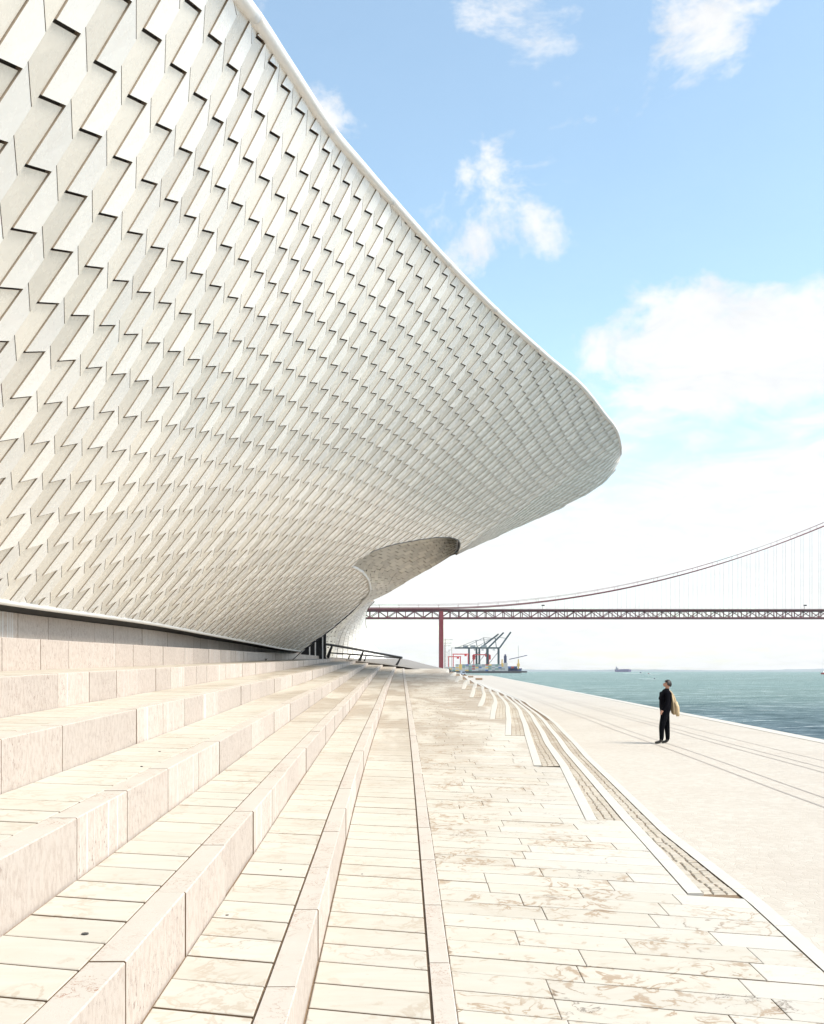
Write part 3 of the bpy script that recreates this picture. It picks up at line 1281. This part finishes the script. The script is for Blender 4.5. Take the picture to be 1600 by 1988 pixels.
tiled_patch([(889, 1036, 53.4), (800, 1040, 53.5), (715, 1062, 54), (668, 1102, 56), (685, 1150, 58), (640, 1200, 61), (598, 1245, 63), (570, 1285, 65)],
            [(889, 1069.5, 52.6), (862, 1088, 56), (800, 1122.5, 62), (740, 1157, 68), (708, 1172, 70), (676, 1203, 72), (656, 1228, 73), (646, 1285, 74)],
            24, 16, 'far_soffit', museum, (0, .5, .3), .35, True, .03, 150)
tiled_patch([(712, 1168, 70), (690, 1188, 71.6), (668, 1211, 72.6), (653, 1235, 73.4), (644, 1262, 74), (640, 1300, 74)],
            [(716, 1170, 80), (708, 1190, 83), (710, 1218, 84), (721, 1246, 84), (742, 1270, 84), (770, 1300, 84)],
            30, 14, 'facade_foot', museum, (.55, -1.3, 0), 1., True, .012, 120, 'tile')

# glazed entrance in the dark under the facade
ent = MB()
ent.box((-7.1, 60.5, EYE + 1.9), (3.6, .2, 3.4))
ent.build('entrance_glazing', M['glass'], museum)
for x in (-6.3, -5.95, -5.5):
    mb = MB()
    mb.box((x, 60.25, EYE + 1.6), (.06, .08, 2.2))
    mb.build('mullion', M['rim'], museum)

# ================================================================== handrail on the landing
hr = empty('handrail', (-5.2, 60.8, EYE + 1.0), label='low black steel handrail with raked posts on the landing above the steps', cat='railing')
top = [W3(571, 1242, 60.5), W3(645, 1252.5, 62), W3(706, 1263, 63.6), W3(781, 1277, 64.6)]
low = [W3(640, 1267.5, 66), W3(700, 1271.5, 65.6), W3(781, 1278, 64.6)]
mb = MB()
mb.tube(top, .075, 8)
mb.build('top_rail', M['black_metal'], hr, smooth=True)
mb = MB()
mb.tube(low, .045, 8)
mb.build('lower_rail', M['black_metal'], hr, smooth=True)
for a, b, d, w in (((577, 1243), (563, 1266), 60.6, .16), ((645, 1253), (636, 1277), 62, .17), ((706, 1263), (697, 1285), 63.6, .15), ((778, 1277), (768, 1295), 64.5, .14)):
    mb = MB()
    mb.bar(W3(*a, d), W3(*b, d), w * .6, None, 4, w * 1.3)
    mb.build('post', M['black_metal'], hr)
for a, b, d in (((680, 1271), (676, 1281), 65.7), ((711, 1273), (707, 1285), 65.4)):
    mb = MB()
    mb.bar(W3(*a, d), W3(*b, d), .06, None, 4, .1)
    mb.build('post', M['black_metal'], hr)

# ================================================================== BENCHES on the far promenade
for i, (px, py, w) in enumerate([(930, 1320.5, 13), (914, 1315.5, 10), (902, 1312.3, 8), (895, 1310.3, 6)]):
    d = 1900 * EYE / (py - 1303)
    x = (px - 800) / 1900 * d
    wm = w / 1900 * d
    b = empty('wooden_bench', (x, d, 0), label=('nearest', 'second', 'third', 'farthest')[i] + ' of the low wooden block benches along the far promenade', cat='bench', group='block benches by the terrace')
    mb = MB()
    mb.box((x, d, .28), (wm, 1.0, .36))
    mb.build('seat_block', M['wood'], b)
    mb = MB()
    mb.box((x, d, .05), (wm * .9, .9, .10))
    mb.build('plinth', M['edge'], b)

# ================================================================== BRIDGE
BY = 1240.
PXM = BY / 1900


def bz(y): return EYE + (1303 - y) * PXM
def bx(x): return (x - 800) * PXM


bridge = empty('suspension_bridge', (bx(857), BY, -2), label='dark red suspension bridge with trussed deck crossing the river', cat='bridge')
ZT, ZBt = bz(1184.5), bz(1199.5)
X0, X1 = bx(620), bx(1760)
BW = 21.
for z, hh, nm in ((ZT, 2.1, 'top_chord'), (ZBt, 1.7, 'bottom_chord')):
    for yy in (BY, BY + BW):
        mb = MB()
        mb.box(((X0 + X1) / 2, yy, z), (X1 - X0, 1.2, hh))
        mb.build(nm, M['deck'], bridge)
mb = MB()
mb.box(((X0 + X1) / 2, BY + BW / 2, ZT + .9), (X1 - X0, BW + 3, .5))
mb.box(((X0 + X1) / 2, BY + BW / 2, ZBt - .2), (X1 - X0, BW - 4, .6))
mb.build('roadway', M['deck'], bridge)
for yy in (BY - 1.2, BY + BW + 1.2):
    mb = MB()
    mb.box(((X0 + X1) / 2, yy, ZT + 2.2), (X1 - X0, .12, .14))
    mb.build('parapet', M['deck'], bridge)
PAN = 17.45 * PXM
npan = int((X1 - X0) / PAN)
xp = bx(857)
i0 = -int((xp - X0) / PAN)
vm_ = MB(); vm_.bar((0, 0, ZBt + .8), (0, 0, ZT - 1), 1.0)
dm_ = [MB(), MB()]
dm_[0].bar((0, 0, ZBt + .8), (PAN, 0, ZT - 1), .85)
dm_[1].bar((0, 0, ZT - 1), (PAN, 0, ZBt + .8), .85)
protos = [m_.build(nm, M['deck']) for m_, nm in ((vm_, 'truss_post'), (dm_[0], 'truss_diagonal'), (dm_[1], 'truss_diagonal'))]
used = [False] * 3


def put(j, x, y):
    o = protos[j]
    if used[j]:
        o = protos[j].copy()
        COL.objects.link(o)
    used[j] = True
    o.parent = bridge
    o.location = Vector((x, y, 0)) - bridge.location


for yy in (BY, BY + BW):
    for i in range(i0, i0 + npan):
        x = xp + i * PAN
        put(0, x, yy)
        put(1 if i % 2 == 0 else 2, x, yy)
for yy in (BY + 1, BY + BW - 1):
    mb = MB()
    mb.box((xp, yy, (ZT - 1 - 2) / 2), (5.2, 4.2, ZT - 1 + 2))
    mb.build('pier_leg', M['red'], bridge)
mb = MB()
for z in (bz(1215), bz(1240), bz(1268)):
    mb.box((xp, BY + BW / 2, z), (3.4, BW - 4, 2.5))
mb.build('pier_bracing', M['red'], bridge)
mb = MB()
mb.box((xp, BY + BW / 2, 0.5), (9, BW + 8, 5))
mb.build('pier_footing', M['land'], bridge)


def cable_z(x):
    return bz(1180 - .000272 * max(x / PXM + 800 - 837, 0) ** 2)


for yy in (BY, BY + BW):
    pts = [(x, yy, cable_z(x)) for x in np.linspace(X0, X1, 60)]
    mb = MB(); mb.tube(pts, .62, 6); mb.build('main_cable', M['cable'], bridge)
    mb = MB(); mb.tube([(x, yy, z + 4.6) for x, y, z in pts], .20, 4)
    for x, y, z in pts[::2]:
        mb.bar((x, yy, z), (x, yy, z + 4.9), .28)
    mb.build('hand_cable', M['cable'], bridge)
    for i in range(1, npan):
        x = xp + (i + .0) * PAN
        if x > X1:
            break
        if cable_z(x) - ZT < 6:
            continue
        mb = MB()
        mb.bar((x, yy, ZT + 1), (x, yy, cable_z(x) - .3), .26)
        mb.build('hanger', M['hanger'], bridge)
mb = MB()
for px in (1053, 1562):
    x = bx(px)
    mb.bar((x, BY, ZT + 1), (x, BY, ZT + 6), .35)
    mb.box((x + 1, BY, ZT + 6), (4, .6, 1.6))
mb.build('road_sign_gantry', M['black_metal'], bridge)

# ================================================================== CONTAINER PORT
PY = 1900.


def pm(x, y, dy=0.): return ((x - 800) * (PY + dy) / 1900, PY + dy, EYE + (1303 - y) * (PY + dy) / 1900)


def cmat(name, c, r=.6):
    return material(name, simple(c, r, .12, .3))


M['c_white'] = cmat('container_white', (.42, .44, .44))
M['c_grey'] = cmat('container_grey', (.22, .25, .26))
M['c_blue'] = cmat('container_blue', (.05, .12, .30))
M['c_red'] = cmat('container_red', (.36, .06, .05))
M['c_green'] = cmat('container_green', (.14, .27, .22))
M['c_yellow'] = cmat('container_yellow', (.62, .42, .12))
M['crane_red'] = cmat('gantry_red', (.55, .03, .035))
M['crane_teal'] = cmat('crane_teal', (.022, .05, .058))
M['navy'] = cmat('hull_navy', (.03, .045, .11))
M['quay'] = cmat('quay_concrete', (.045, .045, .048))
M['ship_grey'] = cmat('hull_grey_violet', (.16, .14, .24))
M['boat'] = cmat('boat_white', (.75, .75, .74))
M['foam'] = cmat('foam', (.8, .82, .82))

q = empty('container_quay', pm(940, 1300), kind='structure')
mb = MB()
mb.box((pm(930, 1300)[0] - 30, PY + 60, 0), (220, 160, 4.4))
mb.build('quay_deck', M['quay'], q)
mb = MB()
mb.box((pm(1000, 1300)[0], PY + 10, .6), (46, 30, 3.2))
mb.build('quay_pier', M['quay'], q)
# containers in stacks
csm = {}
for key in ('white', 'grey', 'blue', 'red', 'green', 'yellow'):
    me = MB()
    me.box((0, 0, 1.3), (6.0, 2.44, 2.55))
    for xx in np.linspace(-2.7, 2.7, 7):
        me.box((xx, -1.26, 1.3), (.3, .08, 2.2))
    o = me.build('shipping_container', M['c_' + key])
    csm[key] = [o, False]
ORD = 'first second third fourth fifth sixth seventh eighth ninth tenth eleventh twelfth thirteenth fourteenth fifteenth sixteenth seventeenth eighteenth nineteenth'.split()
TIER = ('lowest', 'second', 'third', 'fourth', 'top')
ncon = 0
for col in range(19):
    hh = 5 if 3 <= col <= 16 else 3
    for lv in range(hh):
        r = random.random()
        key = 'white' if r < .46 else 'grey' if r < .72 else 'green' if r < .80 else 'blue' if r < .88 else 'red' if r < .95 else 'yellow'
        if 3 <= col <= 4 and lv < 4:
            key = 'yellow' if random.random() < .7 else 'white'
        o, u = csm[key]
        if u:
            o = o.copy(); COL.objects.link(o)
        csm[key][1] = True
        o.location = (pm(868, 0)[0] + col * 6.35, PY - 12, 2.2 + lv * 2.62)
        setp(o, '%s shipping container, %s stack from the bridge pier, %s tier' % (key, ORD[col], TIER[lv]), 'container', 'containers stacked at the port')
        ncon += 1
for key, (o, u) in csm.items():
    if not u:
        bpy.data.objects.remove(o)


def gantry(px0, px1, ptop, label, dy):
    a, b = pm(px0, 1297, dy), pm(px1, 1297, dy)
    zt = pm(0, ptop, dy)[2]
    g = empty('yard_gantry_crane', ((a[0] + b[0]) / 2, a[1], 2.2), label=label, cat='crane', group='red yard gantries at the port')
    for x in (a[0], b[0]):
        for yy in (-5, 5):
            mb = MB(); mb.bar((x, a[1] + yy, 2.2), (x, a[1] + yy, zt), 1.3); mb.build('leg', M['crane_red'], g)
    mb = MB(); mb.box(((a[0] + b[0]) / 2, a[1], zt), (b[0] - a[0] + 3, 3, 1.8)); mb.build('bridge_beam', M['crane_red'], g)
    mb = MB(); mb.box((b[0] - 5, a[1], zt - 2.2), (4.5, 4, 3.4)); mb.build('trolley', M['crane_red'], g)
    return g


gantry(880, 909, 1270, 'slim red yard gantry crane left of the broad one', 20)
gantry(871, 894, 1275, 'smallest red yard gantry crane nearest the bridge pier', 60)
g = gantry(920, 949, 1271, 'broad red yard gantry crane with heavy legs above the containers', 10)
for px in (920, 950):
    mb = MB(); c = pm(px, 1275, 9); mb.box((c[0], c[1], c[2] - 1), (5.5, 5, 9)); mb.build('machine_house', M['crane_red'], g)


def sts(px, boom, label, dy, hi, legw=2.5):
    b = pm(px, 1297, dy)
    g = empty('quay_crane', (b[0], b[1], 2.2), label=label, cat='crane', group='quay cranes at the port')
    zg = pm(0, 1258, dy)[2]
    zt = pm(0, hi, dy)[2]
    for dx in (-15, 6):
        for yy in (-9, 9):
            mb = MB(); mb.bar((b[0] + dx, b[1] + yy, 2.2), (b[0] + dx, b[1] + yy, zg if dx < 0 else zg + 1), legw); mb.build('leg', M['crane_teal'], g)
    mb = MB(); mb.bar((b[0] - 44, b[1], zg), (b[0] + 8, b[1], zg), 3.0); mb.build('back_girder', M['crane_teal'], g)
    mb = MB(); mb.bar((b[0] + 2, b[1], zg), (b[0] - 1, b[1], zt), 1.3); mb.build('mast', M['crane_teal'], g)
    mb = MB(); mb.bar((b[0] + 8, b[1], zg), boom, 3.0); mb.build('boom', M['crane_teal'], g)
    for tgt in ((b[0] - 40, b[1], zg), (boom[0] * .6 + (b[0] + 8) * .4, b[1], boom[2] * .6 + zg * .4)):
        mb = MB(); mb.bar((b[0] - 1, b[1], zt), tgt, .8); mb.build('stay', M['crane_teal'], g)
    mb = MB(); mb.bar((b[0] - 15, b[1] - 9, 14), (b[0] + 6, b[1] - 9, zg - 6), .9); mb.build('brace', M['crane_teal'], g)
    mb = MB(); mb.box((b[0] - 22, b[1], zg + 3), (10, 6, 4.5)); mb.build('machine_house', M['c_grey'], g)
    mb = MB(); mb.box((b[0] - 3, b[1], zg - 3.5), (4, 4, 3)); mb.build('cab', M['c_white'], g)


sts(940, pm(978, 1228, 30), 'teal quay crane with raised boom, left of the pair', 30, 1238)
sts(962, pm(992, 1227, 0), 'teal quay crane with the tallest raised boom at the quay end', 0, 1236, 2.4)
sts(925, pm(968, 1231, 90), 'teal quay crane half hidden behind the other two cranes', 90, 1243)

# ship moored at the quay
sh = empty('moored_ship', pm(985, 1300), label='dark blue container ship with tall funnel moored at the quay', cat='ship')
c = pm(985, 1300, 30)


def hull(mbx, cx, cy, zb, L, Wd, H):
    V = []
    for z, sx, sy in ((zb, .93, .7), (zb + H, 1., 1.)):
        for tx, ty in ((-.5, -.5), (.32, -.5), (.5, 0), (.32, .5), (-.5, .5)):
            V.append((cx + tx * L * sx, cy + ty * Wd * sy, z))
    mbx.add(V, [(4, 3, 2, 1, 0), (5, 6, 7, 8, 9)] + [(i, (i + 1) % 5, 5 + (i + 1) % 5, 5 + i) for i in range(5)])


mb = MB(); hull(mb, c[0], c[1], -2, 58, 18, 9.5); mb.build('hull', M['navy'], sh)
mb = MB(); mb.box((c[0] - 5, c[1], 12), (10, 12, 12)); mb.build('superstructure', M['c_white'], sh)
mb = MB(); mb.box((c[0] - 4, c[1], 22), (5, 6, 20)); mb.box((c[0] - 4, c[1], 33), (3, 4, 4)); mb.build('funnel', M['navy'], sh)
for dx, col in ((-18, 'c_red'), (-12, 'c_blue'), (4, 'c_blue'), (10, 'c_red'), (16, 'c_blue')):
    mb = MB(); mb.box((c[0] + dx, c[1], 9.5), (5.6, 12, 4)); mb.build('deck_container', M[col], sh)
for dx in (-11, 21):
    mb = MB(); mb.bar((c[0] + dx, c[1] - 8, 6), (c[0] + dx, c[1] - 8, 25), 2.2); mb.box((c[0] + dx, c[1] - 8, 14), (5, 4, 6)); mb.build('crane_post', M['c_yellow'], sh)
mb = MB(); mb.bar((c[0] + 3, c[1] - 8, 25), (c[0] + 38, c[1] - 8, 33), 1.4); mb.build('crane_jib', M['navy'], sh)
mb = MB(); mb.bar((c[0] + 21, c[1] - 8, 25), (c[0] + 21, c[1] - 8, 52), .5); mb.build('mast', M['c_grey'], sh)

# street lamps along the far promenade
for i, (px, ptop, d, ordn) in enumerate(((864.5, 1242, 410, 'tallest'), (864.0, 1248.5, 470, 'second tallest'), (863.5, 1253.5, 530, 'third tallest'), (868, 1265.5, 720, 'fourth'), (872, 1262, 660, 'fifth'), (877, 1258, 600, 'rightmost'))):
    x = (px - 800) / 1900 * d
    zt = EYE + (1303 - ptop) / 1900 * d
    lp = empty('street_lamp', (x, d, 0), label=ordn + ' slim street lamp with a side arm beside the bridge pier', cat='street lamp', group='lamps beside the bridge pier')
    mb = MB(); mb.bar((x, d, -.1), (x, d, zt + .4), .34, None, 6, .2); mb.build('pole', M['rail'], lp)
    mb = MB(); mb.bar((x - .6, d, zt - .1), (x + 3.0 * (1 if i < 3 else .5), d, zt), .16); mb.build('arm', M['rail'], lp)
    mb = MB(); mb.box((x + 2.6 * (1 if i < 3 else .5), d, zt - .02), (1.2, .4, .2)); mb.build('lamp_head', M['c_grey'], lp)

# parked van on the far quay
vd = 470.
vx = (899 - 800) / 1900 * vd
van = empty('parked_van', (vx, vd, 0), label='small pale blue van parked at the far end of the promenade', cat='van')
mb = MB()
prof = [(-1.15, .35), (1.15, .35), (1.15, 1.15), (.75, 1.9), (-1.15, 2.0)]
V = [(vx + a * 1.05, vd - .9, b) for a, b in prof] + [(vx + a * 1.05, vd + .9, b) for a, b in prof]
mb.add(V, [(0, 1, 2, 3, 4), (9, 8, 7, 6, 5)] + [(i, 5 + i, 5 + (i + 1) % 5, (i + 1) % 5) for i in range(5)])
mb.build('body', cmat('van_blue', (.42, .48, .56)), van)
for a in (-.75, .75):
    for yy in (-.85, .85):
        mb = MB(); mb.bar((vx + a, vd + yy - .1, .35), (vx + a, vd + yy + .1, .35), .7, None, 10); mb.build('wheel', M['black_metal'], van)
mb = MB(); mb.box((vx + .25, vd - .92, 1.45), (1.3, .04, .5)); mb.build('side_window', M['glass'], van)

# far ship and small craft on the river
SD = 4600.
fx = (1210 - 800) / 1900 * SD
fs = empty('cargo_ship', (fx, SD, -2), label='hazy violet cargo ship far out on the river', cat='ship')
mb = MB(); hull(mb, fx, SD, -2, 78, 18, 12); mb.build('hull', M['ship_grey'], fs)
mb = MB(); mb.box((fx - 29, SD, 13.5), (10, 12, 8)); mb.build('bridge_house', M['c_grey'], fs)
mb = MB(); mb.box((fx - 32, SD, 20), (4, 5, 6)); mb.build('funnel', M['ship_grey'], fs)
mb = MB(); mb.box((fx + 6, SD, 10.6), (44, 13, 1.6)); mb.build('hatches', M['ship_grey'], fs)

for (px, py, wpx, lab, dirx, col) in ((1244, 1307.2, 8, 'dark motor boat farthest out trailing white wake', -1, 'navy'), (1260, 1309, 6, 'red and white motor boat with short wake, between the other two', 1, 'c_red'), (1271, 1318.5, 7, 'jet ski rider nearest, throwing white spray', -1, 'navy')):
    d = 1900 * (EYE + 2) / (py - 1303)
    x = (px - 800) / 1900 * d
    L = wpx / 1900 * d
    bt = empty('motor_boat' if wpx != 7 else 'jet_ski', (x, d, -2), label=lab, cat='boat', group='small craft on the river')
    mb = MB(); hull(mb, x, d, -2.1, L, L * .35, L * .14); mb.build('hull', M['boat'], bt)
    mb = MB(); mb.box((x - .05 * L, d, -2 + L * .2), (L * .3, L * .22, L * .16)); mb.build('cabin', M[col], bt)
    mb = MB()
    for j in range(7):
        xx = x - dirx * -L * (.5 + j * .55)
        mb.box((xx, d + .3 * j, -1.98 + .02 * j), (L * .7, L * (.3 + .08 * j), L * max(.02, .12 - .018 * j)))
    mb.build('wake', M['foam'], bt)
# red and white buoy boat at the right edge
d = 1200.
x = (1601 - 800) / 1900 * d
bt = empty('ferry', (x, d, -2), label='small red and white ferry cut off by the right edge', cat='boat')
mb = MB(); hull(mb, x, d, -2.2, 8, 4, 2.2); mb.build('hull', M['c_red'], bt)
mb = MB(); mb.box((x, d, 1.2), (5, 3, 2.4)); mb.build('cabin', M['boat'], bt)

# far shore: low hazy hills
M['hills'] = material('far_hills', simple((.20, .23, .24), .9, .15, .0008))
for nm, D, h0, h1, xa, xb in (('hills', 9000., 8, 26, -3000, 9000),):
    xs = np.linspace(xa, xb, 160)
    A = []
    hs = [h0 + (h1 - h0) * (.5 + .5 * math.sin(v * .0011 + 1) * math.sin(v * .0027)) + random.uniform(-2, 2) for v in xs]
    A.append([(v, D, -4) for v in xs])
    A.append([(v, D + 60, h * .6) for v, h in zip(xs, hs)])
    A.append([(v, D + 300, h) for v, h in zip(xs, hs)])
    A.append([(v, D + 900, -4) for v in xs])
    grid(nm, A, M['hills'], kind='structure')

# ================================================================== THE MAN
PX_, PY_ = 6.78, 26.28
M['sweater'] = material('black_knit', simple((.0035, .0035, .0055), 1., .3, 30, 0, .2, .004))
M['trousers'] = material('black_trousers', simple((.0035, .004, .006), 1., .3, 20, 0, .2, .004))
M['skin'] = material('skin', simple((.42, .22, .15), .5, .1, 12))
M['hair'] = material('dark_hair', simple((.012, .009, .008), .6, .4, 60, 0, .5, .004))
M['shoe'] = material('black_leather', simple((.012, .010, .008), .35, .3, 10))
M['jacket'] = material('beige_cloth', simple((.50, .38, .23), .8, .15, 9, 0, .3, .01))

for k_ in ('sweater', 'trousers'):
    M[k_].node_tree.nodes['Principled BSDF'].inputs['Specular IOR Level'].default_value = .08
man = empty('person', (PX_, PY_, 0), label='man in black sweater and trousers looking up, beige jacket over his shoulder', cat='person')
J = [  # x (he faces -x), y, z, radius
    (.015, 0, .93, .168),      # 0 pelvis
    (.02, 0, 1.07, .170),     # 1 waist
    (.03, 0, 1.24, .178),    # 2 chest
    (.05, 0, 1.37, .135),     # 3 upper chest
    (.065, 0, 1.46, .060),    # 4 neck
    (.070, 0, 1.515, .062),   # 5
    (.075, 0, 1.59, .092),    # 6 head
    (.095, 0, 1.655, .075),   # 7 crown
    (-.005, 0, 1.585, .045),  # 8 face
    (-.032, 0, 1.612, .016),  # 9 nose
    (.005, 0, 1.53, .035),    # 10 chin
    (.05, -.20, 1.365, .085),  # 11 near shoulder
    (.005, -.255, 1.11, .056),  # 12 elbow
    (-.115, -.235, .905, .040),  # 13 wrist
    (-.145, -.228, .855, .034),  # 14 palm
    (.05, .20, 1.365, .085),  # 15 far shoulder
    (-.06, .27, 1.17, .055),  # 16 elbow
    (.045, .225, 1.36, .042),  # 17 wrist
    (.085, .205, 1.41, .034),  # 18 hand
    (.0, -.10, .86, .122),   # 19 near hip
    (-.10, -.105, .475, .080),  # 20 knee
    (-.10, -.10, .13, .062),  # 21 ankle
    (-.135, -.10, .055, .046),  # 22
    (-.29, -.105, .035, .034),  # 23 toe
    (.045, .10, .86, .122),  # 24 far hip
    (.095, .10, .475, .080),
    (.115, .10, .13, .062),
    (.085, .10, .055, .046),
    (-.06, .11, .035, .034),
    (.08, -.092, 1.575, .017), (.08, .092, 1.575, .017),     # 29, 30 ears
]
ED = [(0, 1), (1, 2), (2, 3), (3, 4), (4, 5), (5, 6), (6, 7), (6, 8), (8, 9), (8, 10), (3, 11), (11, 12), (12, 13), (13, 14), (3, 15), (15, 16), (16, 17), (17, 18),
      (0, 19), (19, 20), (20, 21), (21, 22), (22, 23), (0, 24), (24, 25), (25, 26), (26, 27), (27, 28), (6, 29), (6, 30)]
for base_i, dirs in ((14, [(-.035, .02, -.035), (-.03, .006, -.07), (-.022, -.008, -.075), (-.012, -.018, -.07), (.0, -.028, -.06)]),
                     (18, [(.0, -.03, .025), (.03, -.02, .035), (.04, -.005, .03), (.042, .01, .022), (.04, .022, .012)])):
    bx_, by_, bz_, _ = J[base_i]
    for v in dirs:
        n0 = len(J)
        J.append((bx_ + v[0] * .6, by_ + v[1], bz_ + v[2] * .55, .0095))
        J.append((bx_ + v[0] * 1.0 + .008, by_ + v[1] * 1.1, bz_ + v[2], .008))
        ED += [(base_i, n0), (n0, n0 + 1)]
me = bpy.data.meshes.new('body')
me.from_pydata([(a, b, c) for a, b, c, r in J], ED, [])
tmp = bpy.data.objects.new('body', me)
COL.objects.link(tmp)
sk = tmp.modifiers.new('skin', 'SKIN')
sk.use_smooth_shade = True
for i, v in enumerate(me.skin_vertices[0].data):
    r = J[i][3]
    v.radius = (r, r)
    v.use_root = i == 0
ss = tmp.modifiers.new('sub', 'SUBSURF')
ss.levels = ss.render_levels = 2
dg = bpy.context.evaluated_depsgraph_get()
me2 = bpy.data.meshes.new_from_object(tmp.evaluated_get(dg))
bpy.data.objects.remove(tmp)
for k_ in ('skin', 'sweater', 'trousers', 'shoe'):
    me2.materials.append(M[k_])
SKINJ = {5, 6, 7, 8, 9, 10, 29, 30, 14, 18}
for p in me2.polygons:
    c = p.center
    p.use_smooth = True
    best, mi = 9e9, 1
    for (i, j) in ED:
        A_, B_v = Vector(J[i][:3]), Vector(J[j][:3])
        ab = B_v - A_
        t = min(max((c - A_).dot(ab) / ab.length_squared, 0), 1)
        dist = (c - A_ - ab * t).length - (J[i][3] + (J[j][3] - J[i][3]) * t)
        if dist < best:
            best = dist
            hi = max(i, j)
            if hi in SKINJ or hi >= 31 or (hi == 4 and t > .6):
                mi = 0
            elif hi in (22, 23, 27, 28):
                mi = 3
            elif hi in (19, 20, 21, 24, 25, 26):
                mi = 2
            else:
                mi = 1
    if mi == 2 and c.z > .87:
        mi = 1
    p.material_index = mi
body = bpy.data.objects.new('body', me2)
COL.objects.link(body)
body.parent = man
# hair: a cap over the back and crown, thinning at the crown's back
V, Fc = [], []
nu, nv = 18, 10
for j in range(nv + 1):
    th = j / nv * 1.95
    for i in range(nu):
        ph = 2 * PI * i / nu
        ax = Vector((.35, 0, .94)).normalized()
        e1 = Vector((.94, 0, -.35))
        e2 = Vector((0, 1, 0))
        lim = th * (1.0 if math.cos(ph) > -.2 else .62)
        dv = ax * math.cos(lim) + (e1 * math.cos(ph) + e2 * math.sin(ph)) * math.sin(lim)
        r = .107 + .006 * math.sin(7 * ph + 3 * j)
        V.append((.085 + dv.x * r * 1.02, dv.y * r * .92, 1.605 + dv.z * r * 1.06))
for j in range(nv):
    for i in range(nu):
        Fc.append((j * nu + i, j * nu + (i + 1) % nu, (j + 1) * nu + (i + 1) % nu, (j + 1) * nu + i))
hm = mesh('hair', [(PX_ + a, PY_ + b, c) for a, b, c in V], Fc, M['hair'], man, smooth=True)
# jacket hanging down his back from the far hand
jk = empty('jacket', (PX_ + .2, PY_, 1.4), label='beige jacket slung over the man\'s shoulder, hanging down his back', cat='jacket')
prof = [(1.45, .10, .035, .05), (1.40, .15, .05, .08), (1.28, .205, .065, .13), (1.12, .245, .08, .16), (.98, .265, .088, .17), (.88, .28, .085, .165), (.80, .285, .07, .15)]
V, Fc = [], []
n = 28
for zi, (z, x, rx, ry) in enumerate(prof):
    for i in range(n):
        t = 2 * PI * i / n
        f = 1 + .13 * math.sin(6 * t + zi * .5) + .07 * math.sin(11 * t)
        V.append((PX_ + x + rx * f * math.cos(t), PY_ + .03 + ry * f * math.sin(t), z + .02 * math.sin(3 * t) * (zi > 4)))
for zi in range(len(prof) - 1):
    for i in range(n):
        Fc.append((zi * n + i, zi * n + (i + 1) % n, (zi + 1) * n + (i + 1) % n, (zi + 1) * n + i))
Fc += [tuple(range(n - 1, -1, -1)), tuple((len(prof) - 1) * n + i for i in range(n))]
mesh('cloth', V, [tuple(reversed(f)) for f in Fc], M['jacket'], jk, smooth=True)
mb = MB()
mb.tube([(PX_ + .27, PY_ - .11, 1.12), (PX_ + .31, PY_ - .13, .98), (PX_ + .325, PY_ - .12, .84), (PX_ + .33, PY_ - .11, .745)], [.05, .055, .05, .045], 10)
mb.build('sleeve', M['jacket'], jk, smooth=True)

# ================================================================== AIR over the estuary
hz = MB()
hz.box((2000, 4650, 133), (17000, 11900, 274.))
hm_ = bpy.data.materials.new('haze_air')
hm_.use_nodes = True
t_ = hm_.node_tree
t_.nodes.clear()
pv = t_.nodes.new('ShaderNodeVolumePrincipled')
pv.inputs['Color'].default_value = (.93, .96, 1, 1)
pv.inputs['Density'].default_value = 3.5e-5
pv.inputs['Anisotropy'].default_value = .2
t_.links.new(pv.outputs[0], t_.nodes.new('ShaderNodeOutputMaterial').inputs['Volume'])
hz.build('haze', hm_, None, kind='stuff')

# dry weeds caught along the foot of the upper wall
M['weed'] = material('dry_weed', simple((.05, .045, .025), .9, .3, 30))
for i, (px, d) in enumerate(((369, 24.2), (380, 24.8), (462, 34.5), (516, 41.))):
    x = (px - 800) / 1900 * d
    z = z_tread(6, d)
    mb = MB()
    for j in range(14):
        a_ = random.uniform(0, 2 * PI)
        r = random.uniform(.02, .10)
        mb.bar((x + random.uniform(-.05, .05), d + random.uniform(-.1, .1), z - .01), (x + r * math.cos(a_), d + r * math.sin(a_), z + random.uniform(.03, .10)), .012, None, 3, .004)
    mb.build('weed_tuft', M['weed'], None, label=('leftmost', 'second', 'third', 'rightmost')[i] + ' dry weed tuft at the foot of the upper stone wall', cat='weed', group='weeds along the upper wall')
